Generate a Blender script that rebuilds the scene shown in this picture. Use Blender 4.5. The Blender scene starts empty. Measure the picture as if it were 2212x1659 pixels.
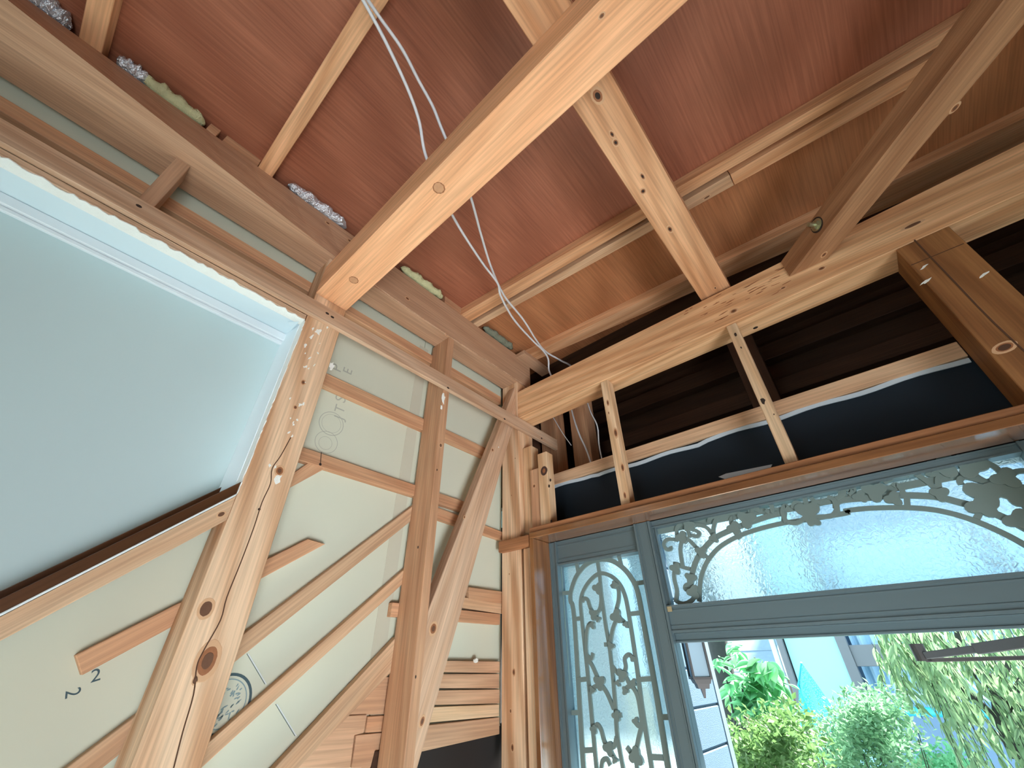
import bpy, bmesh, math, random
from mathutils import Vector, Matrix
random.seed(7)
SC = bpy.context.scene
COL = SC.collection

# ------------------------------------------------------------------ camera
# photograph 2212 x 1659, focal length and attitude solved from vanishing lines of the framing
F, CX, CY = 869.2434, 1106.0, 829.5
RX = Vector((0.75205229, 0.65901637, -0.0107136))
RY = Vector((-0.38601908, 0.42722322, -0.81759989))
RZ = Vector((-0.53423461, 0.61901352, 0.5756871))
CAM = Vector((1.0, 0.0, 1.95))
cd = bpy.data.cameras.new('camera'); cam = bpy.data.objects.new('camera', cd); COL.objects.link(cam)
cd.sensor_fit = 'HORIZONTAL'; cd.sensor_width = 36.0; cd.lens = F / 2212.0 * 36.0
cd.clip_start = 0.02; cd.clip_end = 200
zb = -RZ.normalized(); yb = -RY.normalized(); xb = yb.cross(zb).normalized(); yb = zb.cross(xb)
mm = Matrix((xb, yb, zb)).transposed().to_4x4(); mm.translation = CAM
cam.matrix_world = mm
SC.camera = cam

def px(u, v, x=None, y=None, z=None):
    """photo pixel -> point on the plane x=, y= or z= (metres)"""
    d = RX * ((u - CX) / F) + RY * ((v - CY) / F) + RZ
    if x is not None: t = (x - CAM.x) / d.x
    elif y is not None: t = (y - CAM.y) / d.y
    else: t = (z - CAM.z) / d.z
    return CAM + d * t

# ------------------------------------------------------------------ world, sun, added fill lights, exposure
w = bpy.data.worlds.new('world'); SC.world = w; w.use_nodes = True
bg = w.node_tree.nodes['Background']; bg.inputs[0].default_value = (0.62, 0.87, 1.0, 1); bg.inputs[1].default_value = 2.5
sd = bpy.data.lights.new('sun', 'SUN'); sd.energy = 33.0; sd.angle = 0.12; sd.color = (1.0, 0.96, 0.88)
sun = bpy.data.objects.new('sun', sd); COL.objects.link(sun)
sun.rotation_euler = Vector((0.5, 1.0, 1.2)).to_track_quat('Z', 'Y').to_euler(); sun.location = (3, 9, 9)
def area(name, loc, rot, sx, sy, power, color):
    l = bpy.data.lights.new(name, 'AREA'); l.shape = 'RECTANGLE'; l.size = sx; l.size_y = sy; l.energy = power; l.color = color
    o = bpy.data.objects.new(name, l); COL.objects.link(o); o.location = loc; o.rotation_euler = rot; return o
# added fill lights behind and beside the viewer, both out of view
area('fill_light', (0.5, -2.58, 0.95), (math.radians(90), 0, 0), 1.2, 1.4, 5, (1.0, 0.96, 0.90))
side_fill = area('fill_light', (2.50, -0.35, 0.75), (0, 0, 0), 1.0, 1.0, 8, (0.97, 0.98, 1.0)); side_fill.data.spread = math.radians(62)
side_fill.rotation_euler = (Vector((2.50, -0.35, .75)) - Vector((0.0, 1.0, 2.45))).to_track_quat('Z', 'Y').to_euler()
vs = SC.view_settings
vs.view_transform = 'Standard'; vs.look = 'None'; vs.gamma = 1.0; vs.exposure = 0.35; vs.use_curve_mapping = False

# ------------------------------------------------------------------ materials
MATS = {}
def lin(c):
    return tuple((v / 255 / 12.92) if v / 255 <= 0.04045 else ((v / 255 + 0.055) / 1.055) ** 2.4 for v in c) + (1.0,)
def newmat(name):
    m = bpy.data.materials.new(name); m.use_nodes = True; MATS[name] = m
    nt = m.node_tree; return m, nt, nt.nodes['Principled BSDF']
def N(nt, t, **k):
    n = nt.nodes.new(t)
    for a, b in k.items(): setattr(n, a, b)
    return n
def plain(name, c, rough=0.6, metal=0.0, var=0.08, scale=6.0, bump=0.0, spec=0.5):
    m, nt, b = newmat(name)
    tc = N(nt, 'ShaderNodeTexCoord'); no = N(nt, 'ShaderNodeTexNoise'); no.inputs['Scale'].default_value = scale; no.inputs['Detail'].default_value = 4
    nt.links.new(tc.outputs['Object'], no.inputs['Vector'])
    mx = N(nt, 'ShaderNodeMix', data_type='RGBA')
    c = lin(c)
    mx.inputs[6].default_value = tuple(max(0, v * (1 - var)) for v in c[:3]) + (1,)
    mx.inputs[7].default_value = tuple(min(1, v * (1 + var)) for v in c[:3]) + (1,)
    nt.links.new(no.outputs['Fac'], mx.inputs[0]); nt.links.new(mx.outputs[2], b.inputs['Base Color'])
    b.inputs['Roughness'].default_value = rough; b.inputs['Metallic'].default_value = metal; b.inputs['Specular IOR Level'].default_value = spec
    if bump:
        bp = N(nt, 'ShaderNodeBump'); bp.inputs['Strength'].default_value = bump; bp.inputs['Distance'].default_value = 0.004
        n2 = N(nt, 'ShaderNodeTexNoise'); n2.inputs['Scale'].default_value = scale * 8; nt.links.new(tc.outputs['Object'], n2.inputs['Vector'])
        nt.links.new(n2.outputs['Fac'], bp.inputs['Height']); nt.links.new(bp.outputs['Normal'], b.inputs['Normal'])
    return m
def wood(name, light, dark, rough=0.62, ring=9.0, contrast=0.5, spec=0.35, along=0, stain=0.0, coat=0.0):
    """grain runs along local axis `along`"""
    m, nt, b = newmat(name)
    tc = N(nt, 'ShaderNodeTexCoord'); oi = N(nt, 'ShaderNodeObjectInfo')
    mu = N(nt, 'ShaderNodeMath', operation='MULTIPLY'); mu.inputs[1].default_value = 23.0
    nt.links.new(oi.outputs['Random'], mu.inputs[0])
    ad = N(nt, 'ShaderNodeVectorMath', operation='ADD'); nt.links.new(tc.outputs['Object'], ad.inputs[0]); nt.links.new(mu.outputs[0], ad.inputs[1])
    def mp(s_long, s_cross):
        q = N(nt, 'ShaderNodeMapping'); s = [s_cross] * 3; s[along] = s_long
        q.inputs['Scale'].default_value = s; nt.links.new(ad.outputs[0], q.inputs['Vector']); return q
    m1 = mp(1.3, ring); n1 = N(nt, 'ShaderNodeTexNoise'); n1.inputs['Scale'].default_value = 1.0; n1.inputs['Detail'].default_value = 3; n1.inputs['Distortion'].default_value = 0.8
    nt.links.new(m1.outputs[0], n1.inputs['Vector'])
    m2 = mp(0.9, ring * 0.8); wv = N(nt, 'ShaderNodeTexWave', wave_type='BANDS', bands_direction='DIAGONAL')
    wv.inputs['Scale'].default_value = 1.4; wv.inputs['Distortion'].default_value = 7.0; wv.inputs['Detail'].default_value = 2.0; wv.inputs['Detail Scale'].default_value = 0.8
    nt.links.new(m2.outputs[0], wv.inputs['Vector'])
    m3 = mp(5.0, 190.0); n3 = N(nt, 'ShaderNodeTexNoise'); n3.inputs['Scale'].default_value = 1.0; n3.inputs['Detail'].default_value = 2
    nt.links.new(m3.outputs[0], n3.inputs['Vector'])
    a = N(nt, 'ShaderNodeMath', operation='MULTIPLY_ADD'); a.inputs[1].default_value = 0.28; nt.links.new(wv.outputs['Fac'], a.inputs[0])
    s = N(nt, 'ShaderNodeMath', operation='MULTIPLY'); s.inputs[1].default_value = 0.92; nt.links.new(n1.outputs['Fac'], s.inputs[0]); nt.links.new(s.outputs[0], a.inputs[2])
    rp = N(nt, 'ShaderNodeMapRange'); rp.inputs['From Min'].default_value = 0.59 - 0.13 / max(contrast, .05); rp.inputs['From Max'].default_value = 0.59 + 0.13 / max(contrast, .05)
    nt.links.new(a.outputs[0], rp.inputs['Value'])
    mx = N(nt, 'ShaderNodeMix', data_type='RGBA'); mx.inputs[6].default_value = lin(light); mx.inputs[7].default_value = lin(dark)
    nt.links.new(rp.outputs[0], mx.inputs[0])
    fr = N(nt, 'ShaderNodeMapRange'); fr.inputs['To Min'].default_value = 0.82; fr.inputs['To Max'].default_value = 1.14; fr.inputs['From Min'].default_value = 0.3; fr.inputs['From Max'].default_value = 0.7
    nt.links.new(n3.outputs['Fac'], fr.inputs['Value'])
    vr = N(nt, 'ShaderNodeMapRange'); vr.inputs['To Min'].default_value = 0.90; vr.inputs['To Max'].default_value = 1.08; nt.links.new(oi.outputs['Random'], vr.inputs['Value'])
    mv = N(nt, 'ShaderNodeMath', operation='MULTIPLY'); nt.links.new(fr.outputs[0], mv.inputs[0]); nt.links.new(vr.outputs[0], mv.inputs[1])
    hs = N(nt, 'ShaderNodeHueSaturation'); nt.links.new(mx.outputs[2], hs.inputs['Color']); nt.links.new(mv.outputs[0], hs.inputs['Value'])
    src = hs.outputs[0]
    if stain:
        n4 = N(nt, 'ShaderNodeTexNoise'); n4.inputs['Scale'].default_value = 3.2; n4.inputs['Detail'].default_value = 4; nt.links.new(ad.outputs[0], n4.inputs['Vector'])
        r4 = N(nt, 'ShaderNodeMapRange'); r4.inputs['From Min'].default_value = 0.52; r4.inputs['From Max'].default_value = 0.75; r4.inputs['To Max'].default_value = stain
        nt.links.new(n4.outputs['Fac'], r4.inputs['Value'])
        m4 = N(nt, 'ShaderNodeMix', data_type='RGBA'); m4.inputs[7].default_value = lin((120, 78, 52)); nt.links.new(r4.outputs[0], m4.inputs[0]); nt.links.new(src, m4.inputs[6]); src = m4.outputs[2]
    nt.links.new(src, b.inputs['Base Color'])
    bp = N(nt, 'ShaderNodeBump'); bp.inputs['Strength'].default_value = 0.25; bp.inputs['Distance'].default_value = 0.002
    nt.links.new(n3.outputs['Fac'], bp.inputs['Height']); nt.links.new(bp.outputs['Normal'], b.inputs['Normal'])
    b.inputs['Roughness'].default_value = rough; b.inputs['Specular IOR Level'].default_value = spec
    b.inputs['Coat Weight'].default_value = coat; b.inputs['Coat Roughness'].default_value = 0.12
    return m

wood('post_wood', (232, 200, 166), (196, 150, 112), contrast=0.75, ring=8)
wood('girder_wood', (238, 182, 138), (222, 162, 118), contrast=0.5, ring=6)
wood('joist_wood', (228, 178, 136), (200, 146, 104), contrast=0.6, ring=10)
wood('batten_wood', (208, 164, 128), (186, 138, 104), contrast=0.5)
wood('lath_wood', (214, 180, 146), (194, 154, 120), contrast=0.5)
wood('beam_wood', (200, 162, 132), (184, 144, 114), contrast=0.35, ring=7)
wood('door_beam_wood', (236, 192, 146), (206, 154, 110), contrast=0.7, ring=11)
wood('rail_wood', (212, 180, 152), (188, 150, 120), contrast=0.55)
wood('pale_wood', (226, 196, 160), (196, 156, 116), contrast=0.6)
wood('brace_wood', (180, 136, 100), (150, 106, 74), contrast=0.6)
wood('orange_wood', (160, 112, 68), (130, 86, 50), contrast=0.6)
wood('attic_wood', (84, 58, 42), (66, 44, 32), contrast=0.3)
wood('plank_wood', (210, 172, 140), (188, 146, 114), contrast=0.45, ring=7)
wood('ply_sheet', (214, 178, 146), (198, 158, 126), contrast=0.3, ring=3)
wood('trim_brown', (96, 62, 38), (70, 44, 26), rough=0.3, contrast=0.4, spec=0.5, coat=0.3)
wood('casing_wood', (150, 102, 62), (118, 76, 44), rough=0.25, contrast=0.5, spec=0.9, coat=1.0)
wood('head_strip_wood', (176, 122, 84), (146, 98, 64), rough=0.5, contrast=0.5)
wood('plywood', (172, 110, 84), (140, 82, 60), contrast=0.34, ring=2.2, along=1, rough=0.55, stain=0.25)
wood('plywood_new', (188, 130, 90), (160, 104, 68), contrast=0.4, ring=3.0, along=1, rough=0.55)
plain('plasterboard', (206, 210, 192), 0.85, var=0.05, scale=2.5)
plain('seam_tape', (196, 196, 178), 0.8, var=0.06)
plain('white_paper', (194, 217, 219), 0.8, var=0.03, scale=3)  # the cyan cast of the sky is mixed into this white
plain('white_reveal', (208, 226, 232), 0.75, var=0.03, scale=5, bump=0.05)
plain('white_reveal_lit', (232, 244, 248), 0.75, var=0.03, scale=5, bump=0.05)  # brighter copy of white_reveal; light on the side reveal is put into the colour
plain('raw_plaster', (236, 238, 232), 0.9, var=0.06, scale=30, bump=0.4)
plain('white_trim', (222, 230, 234), 0.5, var=0.02)
plain('black_felt', (22, 34, 44), 0.75, var=0.15, scale=4, spec=0.3)
plain('felt_edge', (196, 210, 220), 0.7)
plain('knot', (150, 96, 60), 0.6, var=0.3, scale=120)
plain('knot_halo', (206, 164, 126), 0.6, var=0.1, scale=80)
plain('knot_dark', (104, 70, 48), 0.7, var=0.2, scale=90)
plain('dark_mark', (46, 32, 24), 0.8, var=0.3, scale=60)
plain('burnt_knot', (74, 50, 42), 0.7, var=0.35, scale=90)
plain('plug', (196, 146, 108), 0.6, var=0.2, scale=80)
plain('crack', (84, 56, 38), 0.9)
plain('ink_grey', (172, 176, 164), 0.9)
plain('ink_blue', (70, 92, 100), 0.9)
plain('ink_stamp', (136, 160, 164), 0.9)
plain('cable', (214, 218, 224), 0.45)
plain('zinc', (196, 200, 170), 0.3, metal=0.9)
plain('foil', (224, 230, 238), 0.34, metal=0.7, var=0.1, scale=30, bump=0.9)
plain('glass_wool', (206, 206, 162), 0.95, var=0.25, scale=40, bump=0.9)
plain('grey_wool', (128, 134, 116), 0.95, var=0.3, scale=40, bump=0.9)
plain('aluminium', (104, 122, 128), 0.38, metal=0.35, var=0.03, scale=3)
plain('tape', (170, 156, 120), 0.6)
plain('grille_metal', (112, 130, 127), 0.6, metal=0.0, var=0.06)
plain('concrete', (206, 198, 186), 0.85, var=0.08, scale=3)
plain('wall_paint', (216, 206, 190), 0.85)
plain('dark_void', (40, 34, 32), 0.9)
plain('block_paint', (66, 94, 116), 0.85, var=0.06, scale=60, bump=0.6)
plain('porch_trim', (86, 106, 120), 0.8)
plain('lamp_metal', (104, 100, 100), 0.5, metal=0.4)
plain('frosted_lamp', (196, 220, 238), 0.35)
plain('house_wall', (158, 200, 206), 0.8, var=0.02)
plain('house_lower', (126, 150, 178), 0.8, var=0.04)
plain('house_trim', (112, 114, 118), 0.6)
plain('curtain', (186, 218, 240), 0.8, var=0.06)
plain('aqua_pipe', (60, 196, 232), 0.4)
plain('white_pipe', (196, 214, 224), 0.4)
plain('shingle', (126, 144, 160), 0.9, var=0.12, scale=12)
plain('tan_board', (178, 146, 106), 0.8)
plain('brown_board', (128, 98, 78), 0.8)
plain('bark', (50, 52, 50), 0.9, var=0.3, scale=30)
plain('ground', (168, 180, 182), 0.9, var=0.1, scale=2)
def leafmat(name, c, trans=0.35):
    m, nt, b = newmat(name)
    oi = N(nt, 'ShaderNodeObjectInfo'); tc = N(nt, 'ShaderNodeTexCoord'); no = N(nt, 'ShaderNodeTexNoise'); no.inputs['Scale'].default_value = 9.0
    nt.links.new(tc.outputs['Object'], no.inputs['Vector'])
    ad = N(nt, 'ShaderNodeMath', operation='ADD'); nt.links.new(no.outputs['Fac'], ad.inputs[0]); nt.links.new(oi.outputs['Random'], ad.inputs[1])
    mr = N(nt, 'ShaderNodeMapRange'); mr.inputs['From Min'].default_value = 0.3; mr.inputs['From Max'].default_value = 1.5; mr.inputs['To Min'].default_value = 0.62; mr.inputs['To Max'].default_value = 1.35
    nt.links.new(ad.outputs[0], mr.inputs['Value'])
    hs = N(nt, 'ShaderNodeHueSaturation'); hs.inputs['Color'].default_value = lin(c); nt.links.new(mr.outputs[0], hs.inputs['Value'])
    nt.links.new(hs.outputs[0], b.inputs['Base Color']); b.inputs['Roughness'].default_value = 0.5
    tr = N(nt, 'ShaderNodeBsdfTranslucent'); nt.links.new(hs.outputs[0], tr.inputs['Color'])
    ms = N(nt, 'ShaderNodeMixShader'); ms.inputs[0].default_value = trans
    nt.links.new(b.outputs[0], ms.inputs[1]); nt.links.new(tr.outputs[0], ms.inputs[2])
    nt.links.new(ms.outputs[0], nt.nodes['Material Output'].inputs['Surface'])
    return m
leafmat('leaf_broad', (118, 186, 132)); leafmat('leaf_shrub', (112, 152, 90)); leafmat('leaf_fine', (116, 162, 122)); leafmat('leaf_willow', (136, 168, 128), 0.4)
def glassmat(name, rough, bump, color, scale, tfac):
    """patterned outer face of a pane: part rough refraction, part diffuse transmission"""
    m, nt, b = newmat(name)
    nt.nodes.remove(b)
    rf = N(nt, 'ShaderNodeBsdfRefraction'); rf.inputs['IOR'].default_value = 1.04; rf.inputs['Roughness'].default_value = rough; rf.inputs['Color'].default_value = color
    tl = N(nt, 'ShaderNodeBsdfTranslucent'); tl.inputs['Color'].default_value = color
    m1 = N(nt, 'ShaderNodeMixShader'); m1.inputs[0].default_value = tfac; nt.links.new(rf.outputs[0], m1.inputs[1]); nt.links.new(tl.outputs[0], m1.inputs[2])
    tc = N(nt, 'ShaderNodeTexCoord'); vo = N(nt, 'ShaderNodeTexNoise'); vo.inputs['Scale'].default_value = scale; vo.inputs['Detail'].default_value = 1.5; vo.inputs['Distortion'].default_value = 1.0
    nt.links.new(tc.outputs['Object'], vo.inputs['Vector'])
    bp = N(nt, 'ShaderNodeBump'); bp.inputs['Strength'].default_value = bump; bp.inputs['Distance'].default_value = 0.01; nt.links.new(vo.outputs['Fac'], bp.inputs['Height'])
    for q in (rf, tl): nt.links.new(bp.outputs['Normal'], q.inputs['Normal'])
    nt.links.new(m1.outputs[0], nt.nodes['Material Output'].inputs['Surface'])
glassmat('frosted_glass', 0.35, 0.5, (0.70, 0.93, 1.0, 1), 130, .6)
glassmat('hammered_glass', 0.22, 1.0, (0.86, 0.97, 1.0, 1), 100, .55)
m, nt, b = newmat('clear_glass'); nt.nodes.remove(b)
tp = N(nt, 'ShaderNodeBsdfTransparent'); gl = N(nt, 'ShaderNodeBsdfGlossy'); gl.inputs['Roughness'].default_value = 0.08; ms = N(nt, 'ShaderNodeMixShader'); ms.inputs[0].default_value = 0.04
nt.links.new(tp.outputs[0], ms.inputs[1]); nt.links.new(gl.outputs[0], ms.inputs[2]); nt.links.new(ms.outputs[0], nt.nodes['Material Output'].inputs['Surface'])
def pane(x0, x1, y0, y1, z0, z1, mat, parent):
    o = box('pane', x0, x1, y0, y1, z0, z1, 'clear_glass', parent, 0); o.data.materials.append(MATS[mat])
    W = WM[o.name].to_3x3()
    for p in o.data.polygons:
        if (W @ p.normal).y > .9: p.material_index = 1
    return o
def netmat():
    m, nt, b = newmat('net')
    b.inputs['Base Color'].default_value = lin((40, 196, 190)); b.inputs['Roughness'].default_value = 0.7
    tp = N(nt, 'ShaderNodeBsdfTransparent'); ms = N(nt, 'ShaderNodeMixShader')
    tc = N(nt, 'ShaderNodeTexCoord'); ck = N(nt, 'ShaderNodeTexVoronoi', feature='DISTANCE_TO_EDGE'); ck.inputs['Scale'].default_value = 55
    nt.links.new(tc.outputs['Object'], ck.inputs['Vector'])
    mr = N(nt, 'ShaderNodeMapRange'); mr.inputs['From Min'].default_value = 0.05; mr.inputs['From Max'].default_value = 0.12; mr.inputs['To Min'].default_value = 0.1; mr.inputs['To Max'].default_value = 0.55
    nt.links.new(ck.outputs['Distance'], mr.inputs['Value']); nt.links.new(mr.outputs[0], ms.inputs[0])
    nt.links.new(b.outputs[0], ms.inputs[1]); nt.links.new(tp.outputs[0], ms.inputs[2]); nt.links.new(ms.outputs[0], nt.nodes['Material Output'].inputs['Surface'])
netmat()

# ------------------------------------------------------------------ builders
WM = {}
def link(name, me, mat, M=None, parent=None):
    o = bpy.data.objects.new(name, me); COL.objects.link(o)
    if me is not None and mat is not None and hasattr(me, 'materials') and len(me.materials) == 0: me.materials.append(MATS[mat])
    M = M or Matrix.Identity(4); WM[o.name] = M
    if parent is not None:
        o.parent = parent; o.matrix_basis = WM[parent.name].inverted() @ M
    else: o.matrix_basis = M
    return o
def tag(o, label=None, cat=None, group=None, kind=None):
    if label: o['label'] = label
    if cat: o['category'] = cat
    if group: o['group'] = group
    if kind: o['kind'] = kind
    return o
def empty(name, loc, parent=None):
    return link(name, None, None, Matrix.Translation(loc), parent)
def frame_of(p0, p1, p3):
    x = (p1 - p0).normalized(); z = x.cross(p3 - p0).normalized(); y = z.cross(x)
    M = Matrix((x, y, z)).transposed().to_4x4(); M.translation = p0; return M
def poly_prism(name, pts, dvec, mat, parent=None, bevel=0.0, M=None):
    """a planar polygon (3D points) pushed by dvec; local X runs along the first edge"""
    pts = [Vector(p) for p in pts]; dvec = Vector(dvec)
    if M is None: M = frame_of(pts[0], pts[1], pts[-1])
    Mi = M.inverted(); bm = bmesh.new()
    a = [bm.verts.new(Mi @ p) for p in pts]; b = [bm.verts.new(Mi @ (p + dvec)) for p in pts]
    n = len(pts); bm.faces.new(a); bm.faces.new(b[::-1])
    for i in range(n): bm.faces.new((a[i], b[i], b[(i + 1) % n], a[(i + 1) % n]))
    bmesh.ops.recalc_face_normals(bm, faces=bm.faces)
    if bevel: bmesh.ops.bevel(bm, geom=bm.edges[:], offset=bevel, segments=1, affect='EDGES')
    me = bpy.data.meshes.new(name); bm.to_mesh(me); bm.free()
    return link(name, me, mat, M, parent)
def box(name, x0, x1, y0, y1, z0, z1, mat, parent=None, bevel=0.0015, axis=None):
    d = (x1 - x0, y1 - y0, z1 - z0)
    if axis is None: axis = max(range(3), key=lambda i: d[i])
    o = Vector((x0, y0, z0)); e = [Vector((d[0], 0, 0)), Vector((0, d[1], 0)), Vector((0, 0, d[2]))]
    a, b, c = e[axis], e[(axis + 1) % 3], e[(axis + 2) % 3]
    return poly_prism(name, [o, o + a, o + a + b, o + b], c, mat, parent, bevel)
def timber(name, label, cat, *a, group=None, **k):
    return tag(box(name, *a, **k), label, cat, group)
def pq(name, label, cat, pix, depth, mat, group=None, bevel=0.0012, parent=None, **plane):
    """board whose visible face is a pixel polygon lying on a world plane, with real thickness"""
    o = poly_prism(name, [px(u, v, **plane) for u, v in pix], depth, mat, parent, bevel)
    return tag(o, label, cat, group) if label else o
def mark(parent, name, c, nrm, along, r1, r2, mat, n=20, jit=0.0, lift=0.0005):
    if name == 'knot' and max(r1, r2) > .0045 and mat in ('knot', 'dark_mark'):
        mark(parent, 'knot_halo', c, nrm, along, r1 * 1.25, r2 * 1.25, 'knot_halo', n, .03, .0003)
        mark(parent, 'knot_eye', Vector(c) + Vector(nrm) * .0003, nrm, along, r1 * .5, r2 * .5, 'knot_dark', n, .04, .0005)
        mat = 'knot' if mat == 'knot' else 'knot_dark'; r1 *= .85; r2 *= .85; jit = .03
    """flat knot, nail head or stain lying on a face"""
    c = Vector(c); nrm = Vector(nrm).normalized(); al = Vector(along); al = (al - nrm * al.dot(nrm)).normalized(); bt = nrm.cross(al)
    M = Matrix((al, bt, nrm)).transposed().to_4x4(); M.translation = c
    bm = bmesh.new(); t = []; b = []
    for i in range(n):
        an = 2 * math.pi * i / n; j = 1 + jit * (random.random() - .5) * 2
        t.append(bm.verts.new((r1 * j * math.cos(an) * .9, r2 * j * math.sin(an) * .9, lift)))
        b.append(bm.verts.new((r1 * j * math.cos(an), r2 * j * math.sin(an), -0.0005)))
    bm.faces.new(t)
    for i in range(n): bm.faces.new((b[i], b[(i + 1) % n], t[(i + 1) % n], t[i]))
    me = bpy.data.meshes.new(name); bm.to_mesh(me); bm.free()
    return link(name, me, mat, M, parent)
def strip_mesh(bm, pts, wid, nrm, thick, taper=None, closed=False):
    """flat bar following 3D points, width wid in the plane, thickness along nrm"""
    nrm = Vector(nrm).normalized(); rows = []; n = len(pts)
    for i, p in enumerate(pts):
        a = pts[max(0, i - 1)]; b = pts[min(n - 1, i + 1)]
        d = (b - a).normalized(); s = nrm.cross(d).normalized(); wv = wid * (taper(i / (n - 1)) if taper else 1) * .5
        rows.append([bm.verts.new(p - s * wv), bm.verts.new(p + s * wv), bm.verts.new(p + s * wv + nrm * thick), bm.verts.new(p - s * wv + nrm * thick)])
    for r, q in zip(rows, rows[1:]):
        for k in range(4): bm.faces.new((r[k], q[k], q[(k + 1) % 4], r[(k + 1) % 4]))
    bm.faces.new(rows[0]); bm.faces.new(rows[-1][::-1])
def smooth(pts, k=6):
    """Catmull-Rom through points"""
    out = []; P = [pts[0]] + list(pts) + [pts[-1]]
    for i in range(1, len(P) - 2):
        a, b, c, d = P[i - 1], P[i], P[i + 1], P[i + 2]
        for j in range(k):
            t = j / k
            out.append(0.5 * ((2 * b) + (c - a) * t + (2 * a - 5 * b + 4 * c - d) * t * t + (3 * b - a - 3 * c + d) * t ** 3))
    out.append(P[-2].copy()); return out
def bm_obj(name, bm, mat, parent=None, M=None, sm=False):
    bmesh.ops.recalc_face_normals(bm, faces=bm.faces)
    if M is not None: bmesh.ops.transform(bm, matrix=M.inverted(), verts=bm.verts)
    me = bpy.data.meshes.new(name); bm.to_mesh(me); bm.free()
    if sm:
        for p in me.polygons: p.use_smooth = True
    return link(name, me, mat, M, parent)
def tube_mesh(bm, pts, r, n=8, taper=None):
    rows = []; m = len(pts); up = Vector((0.13, 0.21, 0.97))
    for i, p in enumerate(pts):
        d = (pts[min(m - 1, i + 1)] - pts[max(0, i - 1)]).normalized()
        s = d.cross(up)
        if s.length < .05: s = d.cross(Vector((1, 0, 0)))
        s.normalize(); t = s.cross(d); rr = r * (taper(i / (m - 1)) if taper else 1)
        rows.append([bm.verts.new(p + (s * math.cos(2 * math.pi * k / n) + t * math.sin(2 * math.pi * k / n)) * rr) for k in range(n)])
    for a, b in zip(rows, rows[1:]):
        for k in range(n): bm.faces.new((a[k], a[(k + 1) % n], b[(k + 1) % n], b[k]))
    bm.faces.new(rows[0][::-1]); bm.faces.new(rows[-1])

XP, YN, ZN = Vector((1, 0, 0)), Vector((0, -1, 0)), Vector((0, 0, -1))

# ================================================================== THE SETTING
def struct(o, label=None): return tag(o, label, None, None, 'structure')
struct(box('floor', -0.4, 2.6, -2.6, 1.4, -0.08, 0.0, 'concrete', bevel=0), 'pale concrete entrance floor')
struct(box('ground', -14, 14, 1.4, 30, -0.3, -0.2, 'ground', bevel=0), 'pale paved ground outside the entrance')
# rear and right walls, out of view, each with an opening added for its fill light
wb = struct(empty('wall_back', (1, -2.6, 0)), 'painted wall behind the viewer with a wide opening added for a fill light')
for a in ((-0.4, -0.15, 0, 3.3), (1.15, 2.7, 0, 3.3), (-0.15, 1.15, 0, 0.2), (-0.15, 1.15, 1.7, 3.3)):
    box('panel', a[0], a[1], -2.7, -2.6, a[2], a[3], 'wall_paint', wb, 0)
wr = struct(empty('wall_right', (2.65, 0, 0)), 'brown boarded wall on the right of the entrance hall with a low opening added for a fill light')
for a in ((-2.7, -1.25, 0, 3.4), (0.15, 2.0, 0, 3.4), (-1.25, .15, 0, .2), (-1.25, .15, 1.5, 3.4)):
    box('panel', 2.6, 2.7, a[0], a[1], a[2], a[3], 'brown_board', wr, 0)
wl = struct(empty('wall_left', (-0.12, 0.5, 0)), 'pale green plasterboard backing behind the bare studs of the stair side')
box('sheathing', -0.42, -0.40, -2.7, 2.5, 0, 3.4, 'dark_void', wl, 0)
SEAM = px(889, 940, x=-0.12).y
# plasterboard sheets: one above the niche, big sheets below the stair trim, one beside the corner post
box('plasterboard', -0.132, -0.12, -2.6, 0.30, 2.80, 3.3, 'plasterboard', wl, 0)
box('plasterboard', -0.132, -0.12, 0.30, SEAM - 0.0015, 1.70, 3.3, 'plasterboard', wl, 0)
box('plasterboard', -0.132, -0.12, SEAM + 0.0015, 1.22, 1.80, 3.3, 'plasterboard', wl, 0)
box('plasterboard', -0.132, -0.12, -2.6, 0.30, 0.3, 2.80, 'plasterboard', wl, 0)
box('plasterboard', -0.132, -0.12, 0.30, SEAM - 0.0015, 0.3, 1.698, 'plasterboard', wl, 0)
box('joint_tape', -0.12, -0.1192, SEAM - 0.024, SEAM + 0.02, 1.9, 3.05, 'seam_tape', wl, 0)
# ceiling sheets
ZC = 3.27; ZB = 3.226
ce = struct(empty('ceiling', (1, 0, ZC)), 'reddish plywood deck sheets seen from below')
e_a, e_b = px(1001, 662.7, z=ZC), px(2041, 43, z=ZC)
def sy(x): return e_a.y + (e_b.y - e_a.y) * (x - e_a.x) / (e_b.x - e_a.x) + .03
CEM = Matrix.Translation((1, 0, ZC))
def sheet(pts, mat): return poly_prism('plywood_sheet', [Vector((x, y, ZC)) for x, y in pts], (0, 0, .012), mat, ce, 0, CEM)
sheet([(-.42, -2.7), (2.62, -2.7), (2.62, -.013), (-.42, -.013)], 'plywood')
sheet([(-.42, -.012), (2.62, -.012), (2.62, sy(2.62) - .001), (-.42, sy(-.42) - .001)], 'plywood')
sheet([(-.42, sy(-.42)), (2.62, sy(2.62)), (2.62, 1.42), (-.42, 1.42)], 'plywood_new')

# porch attic behind the door wall, closed and dark
pa = struct(empty('ceiling_porch', (1, 1.9, 3.2)), 'dark boarded porch roof space behind the door wall')
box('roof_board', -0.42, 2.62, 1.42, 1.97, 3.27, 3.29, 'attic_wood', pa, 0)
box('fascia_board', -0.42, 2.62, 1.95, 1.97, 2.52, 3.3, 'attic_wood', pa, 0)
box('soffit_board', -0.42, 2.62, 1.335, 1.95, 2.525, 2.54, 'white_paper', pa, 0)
box('side_board', -0.14, -0.12, 1.22, 1.95, 2.54, 3.27, 'attic_wood', pa, 0)

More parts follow.
